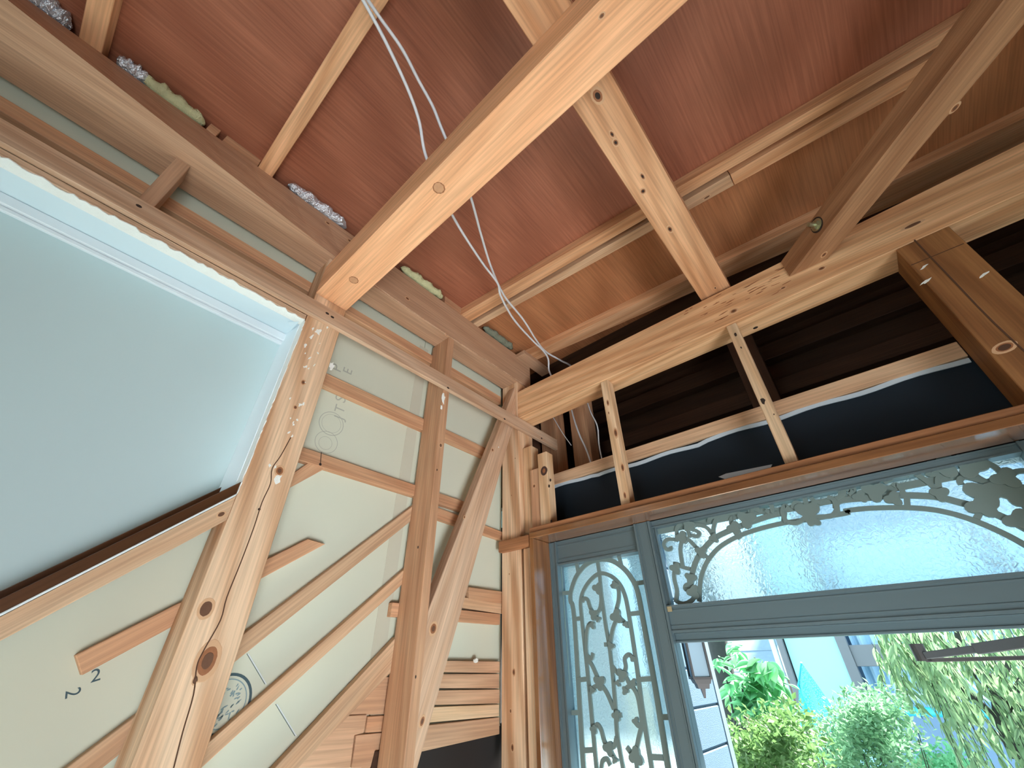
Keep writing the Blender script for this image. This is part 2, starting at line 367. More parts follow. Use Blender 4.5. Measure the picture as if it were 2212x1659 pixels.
# ================================================================== LEFT WALL FRAMING
G1 = 'loose battens nailed across the plasterboard'
post = timber('corner_stair_post', 'thick knotty post with a long crack beside the white niche', 'post', -0.0975, 0, .249, .349, 0, 3.06, 'post_wood')
for (u, v, a, b, m) in ((445, 1315, .016, .012, 'dark_mark'), (448, 1427, .028, .018, 'knot'), (604, 1017, .012, .010, 'knot'), (560, 1100, .003, .003, 'dark_mark'), (421, 1470, .006, .004, 'dark_mark'), (655, 826, .008, .006, 'knot'), (638, 880, .006, .005, 'knot')):
    mark(post, 'knot', px(u, v, x=0), XP, (0, 0, 1), a, b, m)
bm = bmesh.new()
strip_mesh(bm, smooth([px(u, v, x=0.0002) for u, v in ((628, 945), (606, 985), (588, 1012), (584, 1045), (566, 1085), (548, 1140), (520, 1215), (490, 1290), (476, 1340), (440, 1405), (425, 1440), (418, 1500), (395, 1580), (375, 1659))], 4), 0.0022, XP, 0.0004)
bm_obj('crack', bm, 'crack', post)
for i in range(26):
    t = random.random(); u0 = 690 - 95 * t; v0 = 700 + 330 * t
    if random.random() < .3: u0 += random.uniform(-22, 18)
    mark(post, 'plaster_spot', px(u0 + random.uniform(-6, 16), v0, x=0), XP, (0, .3, 1), random.uniform(.002, .007), random.uniform(.001, .004), 'raw_plaster', 9, .5)
for (u, v, a, b) in ((688, 716, .012, .008), (673, 727, .009, .004), (716, 790, .014, .007), (600, 1036, .014, .006)):
    mark(post, 'plaster_spot', px(u, v, x=0), XP, (0, .2, 1), a, b, 'raw_plaster', 11, .45)

stud = timber('wall_stud', 'slender deep stud with a bright edge between the post and the corner', 'stud', -0.102, 0, .768, .797, 0, 3.06, 'batten_wood')
mark(stud, 'plaster_spot', px(958, 862, x=0), XP, (0, 0, 1), .022, .008, 'raw_plaster', 12, .5)
mark(stud, 'plaster_spot', px(954, 878, x=0), XP, (0, 0, 1), .009, .005, 'raw_plaster', 10, .5)
for u, v in ((952, 962), (944, 1015), (903, 1182), (898, 1462)):
    mark(stud, 'knot', px(u, v, x=0), XP, (0, 0, 1), .008 if u > 950 else .004, .006 if u > 950 else .002, 'dark_mark')
cpost = timber('corner_post', 'square corner post standing between the plasterboard and the front door', 'post', -0.093, 0, 1.195, 1.295, 0, 3.06, 'post_wood')
for u, v, a in ((1110, 1452, .010), (1107, 1615, .010), (1103, 1536, .006), (1113, 990, .003), (1105, 1070, .003), (1100, 1240, .003)):
    mark(cpost, 'knot', px(u, v, y=1.195), YN, (0, 0, 1), a, a * .6, 'knot')
br = poly_prism('diagonal_brace', [Vector((-.012, y, z)) for y, z in ((.797, 1.70), (1.194, 2.868), (1.194, 3.035), (.797, 2.06))], (-.04, 0, 0), 'rail_wood', None, .0015)
tag(br, 'leaning diagonal brace crossing between the stud and corner post', 'brace')
for u, v, a, b, m in ((1064, 972, .007, .006, 'knot'), (1003, 1117, .006, .004, 'knot'), (936, 1358, .016, .012, 'knot'), (912, 1558, .012, .007, 'knot'), (1077, 966, .003, .003, 'raw_plaster')):
    mark(br, 'knot', px(u, v, x=-.012), XP, (0, .4, 1), a, b, m)

# upper wall beam, two lengths meeting over the post
def cord(u, v): return px(u, v, z=3.06)
e0, e1 = cord(23.5, 5.4), cord(724.8, 554.9)
dl = (e0 - e1); e2 = e0 + dl * 2.4
sl = (e0.x - e1.x) / (e0.y - e1.y)
bm = bmesh.new(); rows = []
for i in range(25):
    y = .298 - 2.848 * i / 24; xb_ = min(.125, e1.x + sl * (y - e1.y))
    rows.append([bm.verts.new(p) for p in ((-.092, y, 3.06), (xb_, y, 3.06), (.001, y, 3.227), (-.092, y, 3.227))])
for A, B in zip(rows, rows[1:]):
    for k in range(4): bm.faces.new((A[k], B[k], B[(k + 1) % 4], A[(k + 1) % 4]))
bm.faces.new(rows[0]); bm.faces.new(rows[-1][::-1])
WBM = Matrix.Translation((0, -1, 3.06)) @ Matrix.Rotation(math.radians(90), 4, 'Z')
wb1 = tag(bm_obj('wall_beam', bm, 'beam_wood', None, WBM), 'wide wall beam running above the white niche, its lower edge flaring', 'beam')
wb2 = timber('wall_beam', 'wall beam between the girder and the corner, with foil and wool above', 'beam', -.092, 0, .352, 1.30, 3.06, 3.226, 'beam_wood')
for u, v in ((880, 645), (965, 723)): mark(wb2, 'knot', px(u, v, x=0), XP, (0, 1, 0), .010, .007, 'knot')
for u, v in ((708, 482), (755, 520), (395, 290)): mark(wb1, 'knot', px(u, v, x=0.012), XP, (0, 1, 0), .008, .005, 'knot')
bm = bmesh.new(); strip_mesh(bm, [px(u, v, x=.0005) for u, v in ((806, 612), (850, 645), (966, 724), (1050, 778), (1140, 836))], .004, XP, .002)
bm_obj('pale_edge', bm, 'rail_wood', wb2)  # paler strip along the lower edge of the beam
# ledger strip in front of the posts
rail = timber('ledger_strip', 'long ledger strip crossing in front of all the posts under the wall beam', 'batten', 0.0, .016, -2.5, 1.47, 2.797, 2.852, 'rail_wood')
for u, v in ((718, 685), (707, 677), (968, 838), (1090, 905), (1170, 947), (300, 445)): mark(rail, 'nail_hole', px(u, v, x=.016), XP, (0, 1, 0), .006, .004, 'dark_mark')
timber('backing_strip', 'dusty strip behind the ledger running above the white niche', 'batten', -.04, -.001, -2.5, .247, 2.780, 2.798, 'rail_wood')
timber('furring_strip', 'topmost horizontal furring strip just under the wall beam', 'batten', -.12, -.098, -2.5, 1.19, 2.973, 3.015, 'batten_wood', group=G1)
tag(box('block_stud', -.063, -.001, -.181, -.150, 2.853, 3.06, 'beam_wood'), 'short upright block between the ledger and the wall beam', 'block')
H1 = timber('furring_strip', 'level furring strip crossing the stencilled plasterboard behind the stud', 'batten', -.12, -.098, .349, 1.19, 2.664, 2.711, 'batten_wood', group=G1)
H2 = timber('furring_strip', 'level furring strip with a nail, touching the short corner prop', 'batten', -.12, -.098, .349, .995, 2.417, 2.455, 'batten_wood', group=G1)
bm = bmesh.new(); strip_mesh(bm, [px(694, 977, x=-.0975), px(692, 1003, x=-.0975)], .0015, XP, .001); bm_obj('nail', bm, 'dark_mark', H2)
mark(H2, 'nail_head', px(692, 1003, x=-.098), XP, (0, 0, 1), .004, .004, 'dark_mark')
pq('furring_strip', 'short furring strip tucked directly under the nailed one behind the brace', 'batten', [(946, 1096), (1088, 1150), (1088, 1168), (943, 1120)], (-.02, 0, 0), 'batten_wood', G1, x=-.1)
pq('corner_prop', 'short slanted prop from the cracked post to the furring strip', 'batten', [(622, 1030), (672, 996), (712, 1007), (622, 1056)], (-.016, 0, 0), 'batten_wood', G1, x=-.103)
pq('slant_batten', 'cut batten passing behind the cracked post with a pointed end', 'batten', [(163, 1415), (665, 1164), (703, 1175), (177, 1459)], (-.02, 0, 0), 'batten_wood', G1, x=-.1)
def ext(a, b, t): return (a[0] + (b[0] - a[0]) * t, a[1] + (b[1] - a[1]) * t)
b1t, b1b = ((531, 1366), (889, 1095)), ((510, 1428), (886, 1127))
pq('slant_batten', 'upper one of the long slanted battens ending at the stud', 'batten', [ext(*b1t, -1.4), ext(*b1t, 1.03), ext(*b1b, 1.02), ext(*b1b, -1.4)], (-.02, 0, 0), 'lath_wood', G1, x=-.1)
b2t, b2b = ((454, 1601), (867, 1236)), ((440, 1655), (866, 1265))
pq('slant_batten', 'middle long slanted batten below the round blue stamp', 'batten', [ext(*b2t, -.9), ext(*b2t, 1.03), ext(*b2b, 1.02), ext(*b2b, -.8)], (-.02, 0, 0), 'lath_wood', G1, x=-.1)
b3t, b3b = ((600, 1652), (847, 1386)), ((652, 1652), (850, 1447))
pq('slant_batten', 'lowest slanted batten lying over the pieced plywood offcuts', 'batten', [ext(*b3t, -1.2), ext(*b3t, 1.04), ext(*b3b, 1.03), ext(*b3b, -1.2)], (-.02, 0, 0), 'lath_wood', G1, x=-.098)

# plywood offcuts and laths low on the wall
pl = wl
def plank(pix, x=-.105, d=.012, mat='plank_wood', name='plank'): return pq(name, None, None, pix, (-d, 0, 0), mat, parent=pl, x=x, bevel=.001)
plank([(820, 1462), (850, 1462), (850, 1542), (753, 1545)], -.112, mat='plank_wood')
plank([(747, 1546), (793, 1544), (786, 1583), (766, 1588), (757, 1659), (640, 1659)], -.108, mat='ply_sheet')
plank([(795, 1548), (840, 1545), (840, 1580), (790, 1583)], -.112, mat='batten_wood')
plank([(770, 1588), (830, 1582), (820, 1618), (800, 1659), (760, 1659)], -.110, mat='plank_wood')
plank([(812, 1622), (838, 1620), (836, 1690), (795, 1690)], -.105, mat='attic_wood')
lows = [1425, 1453.5, 1486, 1521, 1560, 1606]; rows = [1428, 1454.5, 1488, 1520, 1548, 1586]
Z0 = [px(985, v, x=-.1).z for v in lows]; 
for i in range(5):
    a = px(960, lows[i] + 1, x=-.102); b = px(1083, rows[i] + 1, x=-.102); c = px(1083, rows[i + 1] - 1, x=-.102); d = px(960, lows[i + 1] - 1 if i < 4 else lows[5], x=-.102)
    o = poly_prism('plank', [Vector((-.102 - .002 * (i % 2), .80, a.z)), Vector((-.102 - .002 * (i % 2), 1.197, b.z)), Vector((-.102 - .002 * (i % 2), 1.197, c.z)), Vector((-.102 - .002 * (i % 2), .80, d.z + (0.004 if i < 4 else -.012)))], (-.014, 0, 0), 'pale_wood' if i == 3 else 'plank_wood', pl, .001)
o = pq('furring_strip', 'upper of the two stacked furring strips beside the corner post', 'batten', [(1000, 1290), (1085, 1302), (1085, 1326), (994, 1312)], (-.018, 0, 0), 'lath_wood', G1, x=-.1)
o = poly_prism('furring_strip', [Vector((-.1, .745, px(838, 1300, x=-.1).z)), Vector((-.1, 1.195, px(1085, 1327, x=-.1).z)), Vector((-.1, 1.195, px(1085, 1350, x=-.1).z)), Vector((-.1, .745, px(836, 1331, x=-.1).z))], (-.018, 0, 0), 'batten_wood', None, .001)
tag(o, 'lower of two stacked furring strips, its end showing past the stud', 'batten', G1)
pq('offcut_block', 'small offcut block resting on the stacked furring strips', 'block', [(1013, 1268), (1085, 1278), (1085, 1304), (1013, 1295)], (-.02, 0, 0), 'batten_wood', x=-.098)
mark(wl, 'plaster_chip', px(1028, 1428, x=-.1), XP, (0, 1, 0), .010, .007, 'raw_plaster', 7, .4, .004)
box('void_shade', -.17, -.15, .36, 1.30, 0, 1.80, 'dark_void', wl, 0)  # dark sheet added as the shade in the void under the planks

# print and pencil marks on the plasterboard
def letters(txt, u, v, size, rot, mat, plane=-.1198):
    cu = bpy.data.curves.new('print', 'FONT'); cu.body = txt; cu.size = size; cu.align_x = 'CENTER'; cu.align_y = 'CENTER'; cu.extrude = .0002
    tmp = bpy.data.objects.new('tmp', cu); COL.objects.link(tmp)
    dg = bpy.context.evaluated_depsgraph_get(); me = bpy.data.meshes.new_from_object(tmp.evaluated_get(dg)); bpy.data.objects.remove(tmp)
    M = Matrix(((0, 0, 1), (1, 0, 0), (0, 1, 0))).to_4x4() @ Matrix.Rotation(rot, 4, 'Z'); M.translation = px(u, v, x=plane); me.materials.clear()
    return link('print', me, mat, M, wl)
R90 = math.radians(90)
letters('E', 752, 802, .045, R90, 'ink_grey'); letters('P', 728, 795, .05, R90, 'ink_grey')
letters('S', 737, 862, .05, R90, 'ink_grey'); letters('T', 735, 884, .045, R90, 'ink_grey'); letters('J', 733, 902, .045, R90, 'ink_grey')
letters('2', 207, 1460, .028, math.radians(20), 'ink_blue'); letters('2', 156, 1497, .026, math.radians(-70), 'ink_blue')
def ring(u, v, r, wd, mat, a0=0, a1=2 * math.pi):
    c = px(u, v, x=-.1197); bm = bmesh.new()
    strip_mesh(bm, [c + Vector((0, r * math.cos(a0 + (a1 - a0) * i / 40), r * math.sin(a0 + (a1 - a0) * i / 40))) for i in range(41)], wd, XP, .0002)
    return bm_obj('stamp_ring', bm, mat, wl)
ring(716, 915, .038, .002, 'ink_grey'); ring(716, 915, .030, .001, 'ink_grey'); ring(705, 955, .034, .0015, 'ink_grey'); ring(703, 957, .020, .001, 'ink_grey')
ring(484, 1520, .048, .005, 'ink_blue'); ring(484, 1520, .040, .002, 'ink_stamp')
for i in range(60):
    a = random.uniform(0, 6.28); r = .036 * math.sqrt(random.random()); c = px(484, 1520, x=-.1197) + Vector((0, r * math.cos(a), r * math.sin(a)))
    mark(wl, 'stamp_dot', c, XP, (0, random.random(), random.random()), .004, .0016, 'ink_stamp', 6, .4, .0003)
for (u0, v0, u1, v1) in ((536, 1412, 575, 1478), (598, 1521, 640, 1590)):
    bm = bmesh.new(); strip_mesh(bm, [px(u0, v0, x=-.1196), px(u1, v1, x=-.1196)], .0016, XP, .0006); bm_obj('score_line', bm, 'white_trim', wl)
    bm = bmesh.new(); strip_mesh(bm, [px(u0 - 3, v0, x=-.1197), px(u1 - 3, v1, x=-.1197)], .001, XP, .0002); bm_obj('pencil_line', bm, 'ink_blue', wl)

# ------------------------------------------------------------------ white niche in the stair wall
ni = struct(empty('wall_niche', (-.115, 0, 2.5)), 'white papered niche panel beside the cracked post')
zA = lambda y: 2.054 + (y - 0.0) * 1.02
poly_prism('back_panel', [Vector((-.115, -2.5, zA(-.70))), Vector((-.115, -.70, zA(-.70))), Vector((-.115, .245, zA(.245) - .02)), Vector((-.115, .245, 2.78)), Vector((-.115, -2.5, 2.78))], (-.004, 0, 0), 'white_paper', ni)
q0, q1 = px(612, 728, x=-.114), px(478, 1042, x=-.114)
fr_ = lambda z: .2475
poly_prism('side_reveal', [Vector((-.114, q0.y, 2.777)), Vector((-.114, q1.y, 2.25)), Vector((-.030, .2445, 2.25)), Vector((-.030, .2445, 2.777))], (0, .003, 0), 'white_reveal_lit', ni)
def ragged(name, a, b, inner, n, amp, dv, mat):
    pts = [a + (b - a) * (i / n) for i in range(n + 1)]; pts = [p + (inner * -1).normalized() * random.uniform(-amp, amp) for p in pts]
    pol = pts + [b + inner, a + inner]
    return poly_prism(name, pol, dv, mat, ni, 0, frame_of(a, b, a + inner))
ragged('torn_plaster', Vector((-.001, .2468, 2.262)), Vector((-.001, .2468, 2.777)), Vector((-.034, -.001, 0)), 60, .0035, (0, .0022, 0), 'raw_plaster')
poly_prism('top_reveal', [Vector((-.115, -2.5, 2.778)), Vector((-.115, .246, 2.778)), Vector((-.022, .246, 2.779)), Vector((-.022, -2.5, 2.779))], (0, 0, .002), 'white_reveal', ni)
ragged('torn_plaster', Vector((.001, -1.2, 2.7765)), Vector((.001, .246, 2.7765)), Vector((-.03, 0, 0)), 150, .005, (0, 0, .0025), 'raw_plaster')
poly_prism('paper_flap', [px(622, 696, z=2.772), px(646, 695, z=2.772), px(630, 712, z=2.766)], (0, 0, .0006), 'white_reveal', ni)
tr1 = struct(empty('trim_1', (-.11, 0, 2.75)), 'slim white cove moulding along the top of the niche')
box('cove', -.115, -.100, -2.5, q0.y + .006, 2.752, 2.777, 'white_trim', tr1)
box('bead', -.115, -.106, -2.5, q0.y + .004, 2.740, 2.751, 'white_trim', tr1)

# slanted stair trim under the niche
def slope(name, zlo, zhi, x0, x1, y0, y1, mat, parent, bev=.001):
    return poly_prism(name, [Vector((x1, y0, zlo(y0))), Vector((x1, y1, zlo(y1))), Vector((x1, y1, zhi(y1))), Vector((x1, y0, zhi(y0)))], (x0 - x1, 0, 0), mat, parent, bev)
wl_ = lambda y: 2.004 + y * 1.036; sb_ = lambda y: 1.958 + y * 1.004
tr2 = struct(empty('trim_2', (0, 0, 2.0)), 'glossy dark brown slanted stair trim below the niche')
slope('back_board', lambda y: wl_(y) + .004, zA, -.112, -.050, -1.0, .226, 'trim_brown', tr2)
slope('front_board', lambda y: wl_(y) + .003, lambda y: wl_(y) + .030, -.050, .001, -1.0, .246, 'trim_brown', tr2)
slope('white_bead', lambda y: wl_(y) - .002, lambda y: wl_(y) + .003, -.03, .002, -1.0, .247, 'white_trim', tr2)
st = slope('support_strip', sb_, lambda y: wl_(y) - .003, -.06, -.002, -1.0, .2485, 'lath_wood', tr2)
mark(st, 'knot', px(478, 1111, x=-.002), XP, (0, 1, 1), .008, .005, 'dark_mark')

# ================================================================== CEILING FRAMING
GJ = 'floor joists under the plywood deck'
gir = timber('girder', 'thick smooth girder with round wooden plugs resting against the cracked post', 'beam', 0.001, 2.6, .247, .348, 2.889, 3.012, 'girder_wood')
for u, v, r in ((948, 406, .014), (764, 605, .013)):
    p = mark(gir, 'plug', px(u, v, z=2.889), ZN, (1, .3, 0), r, r, 'plug', 8, .05, .001)
    mark(gir, 'plug_rim', px(u, v, z=2.889), ZN, (1, .3, 0), r * 1.13, r * 1.13, 'knot', 10, .04, .0004)
mark(gir, 'knot', px(1300, 34, z=2.889), ZN, (1, 0, 0), .006, .004, 'knot')
hj = timber('hanger_joist', 'joist with several dark knots laid across the girder and the door beam', 'joist', .856, .954, -2.55, 1.31, 3.013, 3.105, 'joist_wood')
for u, v, a, b in ((1291, 207, .018, .012), (1330, 308, .010, .007), (1388, 381, .012, .005), (1389, 413, .009, .008), (1447, 495, .014, .007), (1545, 622, .006, .004), (1322, 290, .010, .005)):
    mark(hj, 'knot', px(u, v, z=3.013), ZN, (0, 1, 0), a, b, 'knot')
    mark(hj, 'knot_eye', px(u, v, z=3.0124), ZN, (0, 1, 0), a * .45, b * .45, 'dark_mark')
j0 = px(173.6, 78, x=0).y; j1 = px(218.8, 115.7, x=0).y
timber('floor_joist', 'floor joist beside the crumpled foil at the far end of the wall beam', 'joist', -.2, 2.6, j0, j1, ZB + .001, ZC - .0005, 'joist_wood', group=GJ)
timber('floor_joist', 'floor joist crossed by the grey cables between two reddish sheets', 'joist', -.2, 2.6, -.034, .009, ZB + .001, ZC - .0005, 'joist_wood', group=GJ)
def jq(name, label, pix, mat='joist_wood', z=None, h=None, group=GJ):
    z = z or ZB + .001; h = h or ZC - z - .0005
    return pq(name, label, 'joist', pix, (0, 0, h), mat, group, .001, z=z)
a0, a1 = px(1001, 662.7, z=ZC), px(2041, 43, z=ZC)
g0, g1 = px(1017.5, 694.3, z=ZB), px(1867.7, 195, z=ZB)
h0, h1 = px(1022, 700, z=ZB), px(1870, 208, z=ZB)
k0, k1 = px(1034, 706, z=ZB), px(1925, 213, z=ZB)
def ln(p, q, x): t = (x - p.x) / (q.x - p.x); return p.y + (q.y - p.y) * t
def jl(name, label, pa, pb, x0, x1, mat, z1=ZC - .0005):
    P = [Vector((x0, ln(*pa, x0), ZB + .001)), Vector((x1, ln(*pa, x1), ZB + .001)), Vector((x1, ln(*pb, x1), ZB + .001)), Vector((x0, ln(*pb, x0), ZB + .001))]
    return tag(poly_prism(name, P, (0, 0, z1 - ZB - .001), mat, None, .001), label, 'joist', GJ)
jl('floor_joist', 'doubled floor joist, the one nearer the girder', (a0, a1), (g0, g1), -.1, 2.6, 'joist_wood')
xj = px(1582, 390, z=ZB).x
b1 = jl('floor_joist', 'short pale length of the doubled floor joist nearer the door wall', (h0, h1), (k0, k1), -.1, xj - .001, 'lath_wood')
b2 = jl('floor_joist', 'longer length of the doubled joist butted against the pale piece', (h0, h1), (k0, k1), xj + .001, 2.6, 'joist_wood')
mark(b1, 'knot', px(1527, 426, z=ZB), ZN, (1, 0, 0), .012, .004, 'dark_mark')
c0, c1 = px(1127.8, 774.8, z=ZB), px(1741, 481, z=ZB); d0, d1 = px(1156.8, 779, z=ZB), px(1687, 549.7, z=ZB)
jl('floor_joist', 'last floor joist just above the door beam', (c0, c1), (d0, d1), .02, 2.6, 'joist_wood')
# sloping end offcuts at the corner
pq('wedge_block', 'small pale wedge under the end of the last floor joist', 'block', [(1129, 781), (1142, 775), (1141, 787), (1129, 796)], (0, 0, .02), 'pale_wood', z=3.205)
timber('corner_plate', 'flat corner plate laid over the wall beam end near the cables', 'board', .001, .055, 1.19, 1.40, 3.20, 3.224, 'beam_wood')
# blocking on top of the wall beam
GB = 'blocking pieces on the wall beam'
for lab, pix in (('longer blocking piece wedged between the wall beam and plywood', [(478, 306), (556, 361), (567, 343), (494, 289)]), ('small blocking piece beside the tuft of yellow wool', [(446, 277), (466, 294), (481, 279), (460, 262)]), ('blocking piece beside the doubled floor joists', [(961, 653), (1000, 681), (1001, 661), (962, 632)])):
    pq('blocking', lab, 'block', pix, (-.05, 0, 0), 'batten_wood', GB, x=-.004)
# insulation peeping out above the wall beam
def lump(name, label, pa, pb, mats, r=.018):
    a = px(*pa, x=0); b = px(*pb, x=0); n = 30; bm = bmesh.new(); rows = []
    xc = -.002
    for p in (a, b): p.x = xc; p.z = 3.2495
    for i in range(n + 1):
        t = i / n; c = a.lerp(b, t); env = math.sqrt(max(.04, 1 - abs(2 * t - 1) ** 4)); k = []
        c.x += .004 * math.sin(i * .8) + random.uniform(-.002, .002)
        for j in range(14):
            an = 2 * math.pi * j / 14; rr = r * env * (1 + .22 * (random.random() - .5))
            k.append(bm.verts.new(c + Vector((math.cos(an) * rr * 1.3, random.uniform(-.003, .003), math.sin(an) * rr))))
        rows.append(k)
    for p, q in zip(rows, rows[1:]):
        for j in range(14): bm.faces.new((p[j], p[(j + 1) % 14], q[(j + 1) % 14], q[j]))
    bm.faces.new(rows[0]); bm.faces.new(rows[-1][::-1])
    o = bm_obj(name, bm, mats, None, Matrix.Translation((a + b) / 2), mats != 'foil'); return tag(o, label, 'insulation', 'insulation tucked above the wall beam')
lump('foil_insulation', 'crumpled silver foil insulation in the far corner of the deck', (55, -15), (140, 60), 'foil', .020)
lump('wool_insulation', 'yellow glass wool tuft squeezed out above the wall beam', (300, 168), (440, 268), 'glass_wool', .017)
lump('foil_insulation', 'dull foil edge wrapped around the yellow glass wool', (248, 132), (318, 180), 'foil', .016)
lump('foil_insulation', 'bright crumpled foil insulation beside the girder', (622, 402), (750, 488), 'foil', .018)
lump('wool_insulation', 'yellowish glass wool strip just past the girder', (868, 575), (958, 640), 'glass_wool', .016)
lump('wool_insulation', 'grey dusty wool strip under the doubled joists', (1045, 712), (1108, 758), 'grey_wool', .016)
# corner brace with bolt
pL0, pL1, pR0 = px(1705, 600, z=2.925), px(2172, 0, z=2.925), px(1790, 560, z=2.925)
dr = (pL1 - pL0).normalized(); pr = Vector((-dr.y, dr.x, 0)); 
if (pR0 - pL0).dot(pr) < 0: pr = -pr
wd = abs((pR0 - pL0).dot(pr))
def hit(p): t = (1.1945 - p.y) / dr.y; return p + dr * t
q0_, q1_ = hit(pL0), hit(pL0 + pr * wd)
def hit2(p): return p + dr * ((.3495 - p.y) / dr.y)
hb = poly_prism('horizontal_brace', [q0_, hit2(pL0), hit2(pL0 + pr * wd), q1_], (0, 0, .075), 'brace_wood', None, .004)
tag(hb, 'slanting corner brace with a zinc bolt set into the door beam', 'brace')
sn = -pr
bp0 = px(1772, 484, z=2.972); 
bp0 = pL0 + dr * (bp0 - pL0).dot(dr) + Vector((0, 0, .042))
mark(hb, 'bolt_recess', bp0, sn, (0, 0, 1), .026, .022, 'dark_mark')
def cyl(name, c, ax, r, h, mat, parent, n=16):
    bm = bmesh.new(); tube_mesh(bm, [c, c + ax * h], r, n); return bm_obj(name, bm, mat, parent)
cyl('nut', bp0 - sn * .002, sn, .0125, .011, 'zinc', hb, 6); cyl('bolt', bp0 - sn * .002, sn, .0062, .027, 'zinc', hb); cyl('washer', bp0 - sn * .002, sn, .018, .0035, 'zinc', hb)
for u, v in ((2063, 233), (1780, 550)): mark(hb, 'knot', px(u, v, z=2.925), ZN, dr, .010, .006, 'knot')

# grey cables
def cable(label, pts, r=.0042):
    P = smooth(pts, 8); bm = bmesh.new(); tube_mesh(bm, P, r, 8); M = Matrix.Translation(P[len(P) // 2])
    return tag(bm_obj('cable', bm, 'cable', None, M, True), label, 'cable')
def C(l): return [px(u, v, z=z) for u, v, z in l]
cable('grey cable looping past the girder plug side and crossing over the other', C([(770, -25, 3.17), (800, 28, 3.16), (838, 100, 3.15), (880, 190, 3.13), (905, 260, 3.10), (918, 330, 3.06), (945, 400, 3.05), (980, 470, 3.08), (1010, 520, 3.10), (1045, 572, 3.12), (1075, 612, 3.13), (1082, 640, 3.13), (1110, 690, 3.14), (1150, 735, 3.15), (1172, 756, 3.15), (1184, 775, 3.14), (1186, 800, 3.10), (1195, 820, 3.06)]))
cable('grey cable lying nearer the knotted joist before both drop behind the beam', C([(778, -25, 3.20), (815, 30, 3.19), (868, 105, 3.18), (905, 175, 3.17), (935, 230, 3.15), (955, 280, 3.12), (985, 350, 3.09), (1015, 420, 3.10), (1040, 510, 3.14), (1062, 580, 3.155), (1090, 640, 3.17), (1130, 690, 3.175), (1172, 753, 3.17), (1210, 778, 3.17), (1236, 793, 3.17), (1262, 830, 3.15)]))
cable('grey cable hanging in the porch roof space behind the door beam', [px(u, v, y=1.44) for u, v in ((1228, 860), (1240, 905), (1252, 940), (1266, 970), (1280, 1010))], .004)
cable('thinner grey cable hanging next to the thick one behind the door beam', [px(u, v, y=1.44) for u, v in ((1262, 850), (1276, 890), (1290, 920), (1294, 960), (1302, 1000))], .0032)
cable('thin slack wire end dangling beside the corner post top', [px(u, v, y=1.42) for u, v in ((1180, 880), (1197, 905), (1215, 935), (1234, 962))], .002)

# ================================================================== DOOR WALL FRAMING
db = timber('door_beam', 'long rough-sawn beam over the entrance between corner post and right post', 'beam', .001, 2.6, 1.195, 1.297, 2.858, 3.0, 'door_beam_wood')
for i in range(34):
    u = random.uniform(1460, 1700); v = 735 - (u - 1440) * .45 + random.uniform(-48, 8)
    mark(db, 'saw_mark', px(u, v, y=1.195), YN, (1, 0, random.uniform(-.1, .15)), random.uniform(.006, .02), random.uniform(.0008, .002), 'knot', 8, .3)
for u, v, a, b in ((1972, 486, .022, .006), (1692, 622, .008, .004), (1585, 672, .012, .008), (1775, 580, .010, .006)): mark(db, 'knot', px(u, v, y=1.195), YN, (1, 0, 0), a, b, 'dark_mark' if u > 1900 else 'knot')
mark(db, 'nail_hole', px(1632, 708, z=2.858), ZN, (1, 0, 0), .008, .006, 'dark_mark')
rp = timber('right_post', 'orange-stained post with a long split on the right of the entrance', 'post', 1.338, 1.444, 1.195, 1.30, 0, 2.857, 'orange_wood')
bm = bmesh.new(); strip_mesh(bm, [px(u, v, y=1.1945) for u, v in ((1975, 518), (2010, 555), (2065, 612), (2110, 660), (2150, 700), (2230, 775))], .003, YN, .0004); bm_obj('crack', bm, 'crack', rp)
mark(rp, 'knot', px(2170, 750, y=1.195), YN, (1, 0, .2), .018, .011, 'knot'); mark(rp, 'knot_eye', px(2170, 750, y=1.1946), YN, (1, 0, .2), .011, .007, 'crack')
bm = bmesh.new(); strip_mesh(bm, [px(1968, 573, y=1.1945), px(2082, 526, y=1.1945)], .002, YN, .0004); bm_obj('saw_line', bm, 'crack', rp)
for u, v in ((1995, 578), (2000, 608), (2125, 594)): mark(rp, 'plaster_spot', px(u, v, y=1.195), YN, (1, 0, .4), .012, .003, 'raw_plaster', 9, .5)
s1 = timber('short_stud', 'pale rough stud with bark edge standing on the door head', 'stud', .421, .453, 1.20, 1.242, 2.367, 2.857, 'pale_wood')
for u, v, a in ((1313, 870, .008), (1315, 892, .004), (1330, 935, .012), (1345, 1010, .010), (1350, 1070, .008)): mark(s1, 'knot', px(u, v, y=1.20), YN, (0, 0, 1), a * 1.6, a * .6, 'knot', 10, .3)
s2 = timber('short_stud', 'smooth pale stud with dark nail holes in the middle of the entrance', 'stud', .895, .925, 1.20, 1.242, 2.367, 2.857, 'pale_wood')
for u, v, a in ((1589, 723, .007), (1601, 751, .004), (1648, 866, .011), (1672, 895, .003)): mark(s2, 'nail_hole', px(u, v, y=1.20), YN, (0, 0, 1), a, a * .55, 'dark_mark', 8, .3)
stub = timber('stub_stud', 'cut-off stub with a big dark knot standing on the door head', 'stud', .095, .140, 1.20, 1.242, 2.367, 2.655, 'pale_wood')
mark(stub, 'knot', px(1175, 1017, y=1.2), YN, (0, 0, 1), .020, .017, 'burnt_knot'); mark(stub, 'knot_eye', px(1175, 1017, y=1.1994), YN, (0, .0, 1), .010, .007, 'knot')
for u, v in ((1189, 1037), (1186, 1050), (1191, 1126)): mark(stub, 'nail_hole', px(u, v, y=1.2), YN, (0, 0, 1), .006, .004, 'dark_mark')
blk = timber('side_block', 'flat reddish block between the stub and the corner post', 'block', .050, .094, 1.205, 1.25, 2.367, 2.60, 'batten_wood')
mark(blk, 'knot', px(1154, 1050, y=1.205), YN, (0, 0, 1), .008, .007, 'knot')
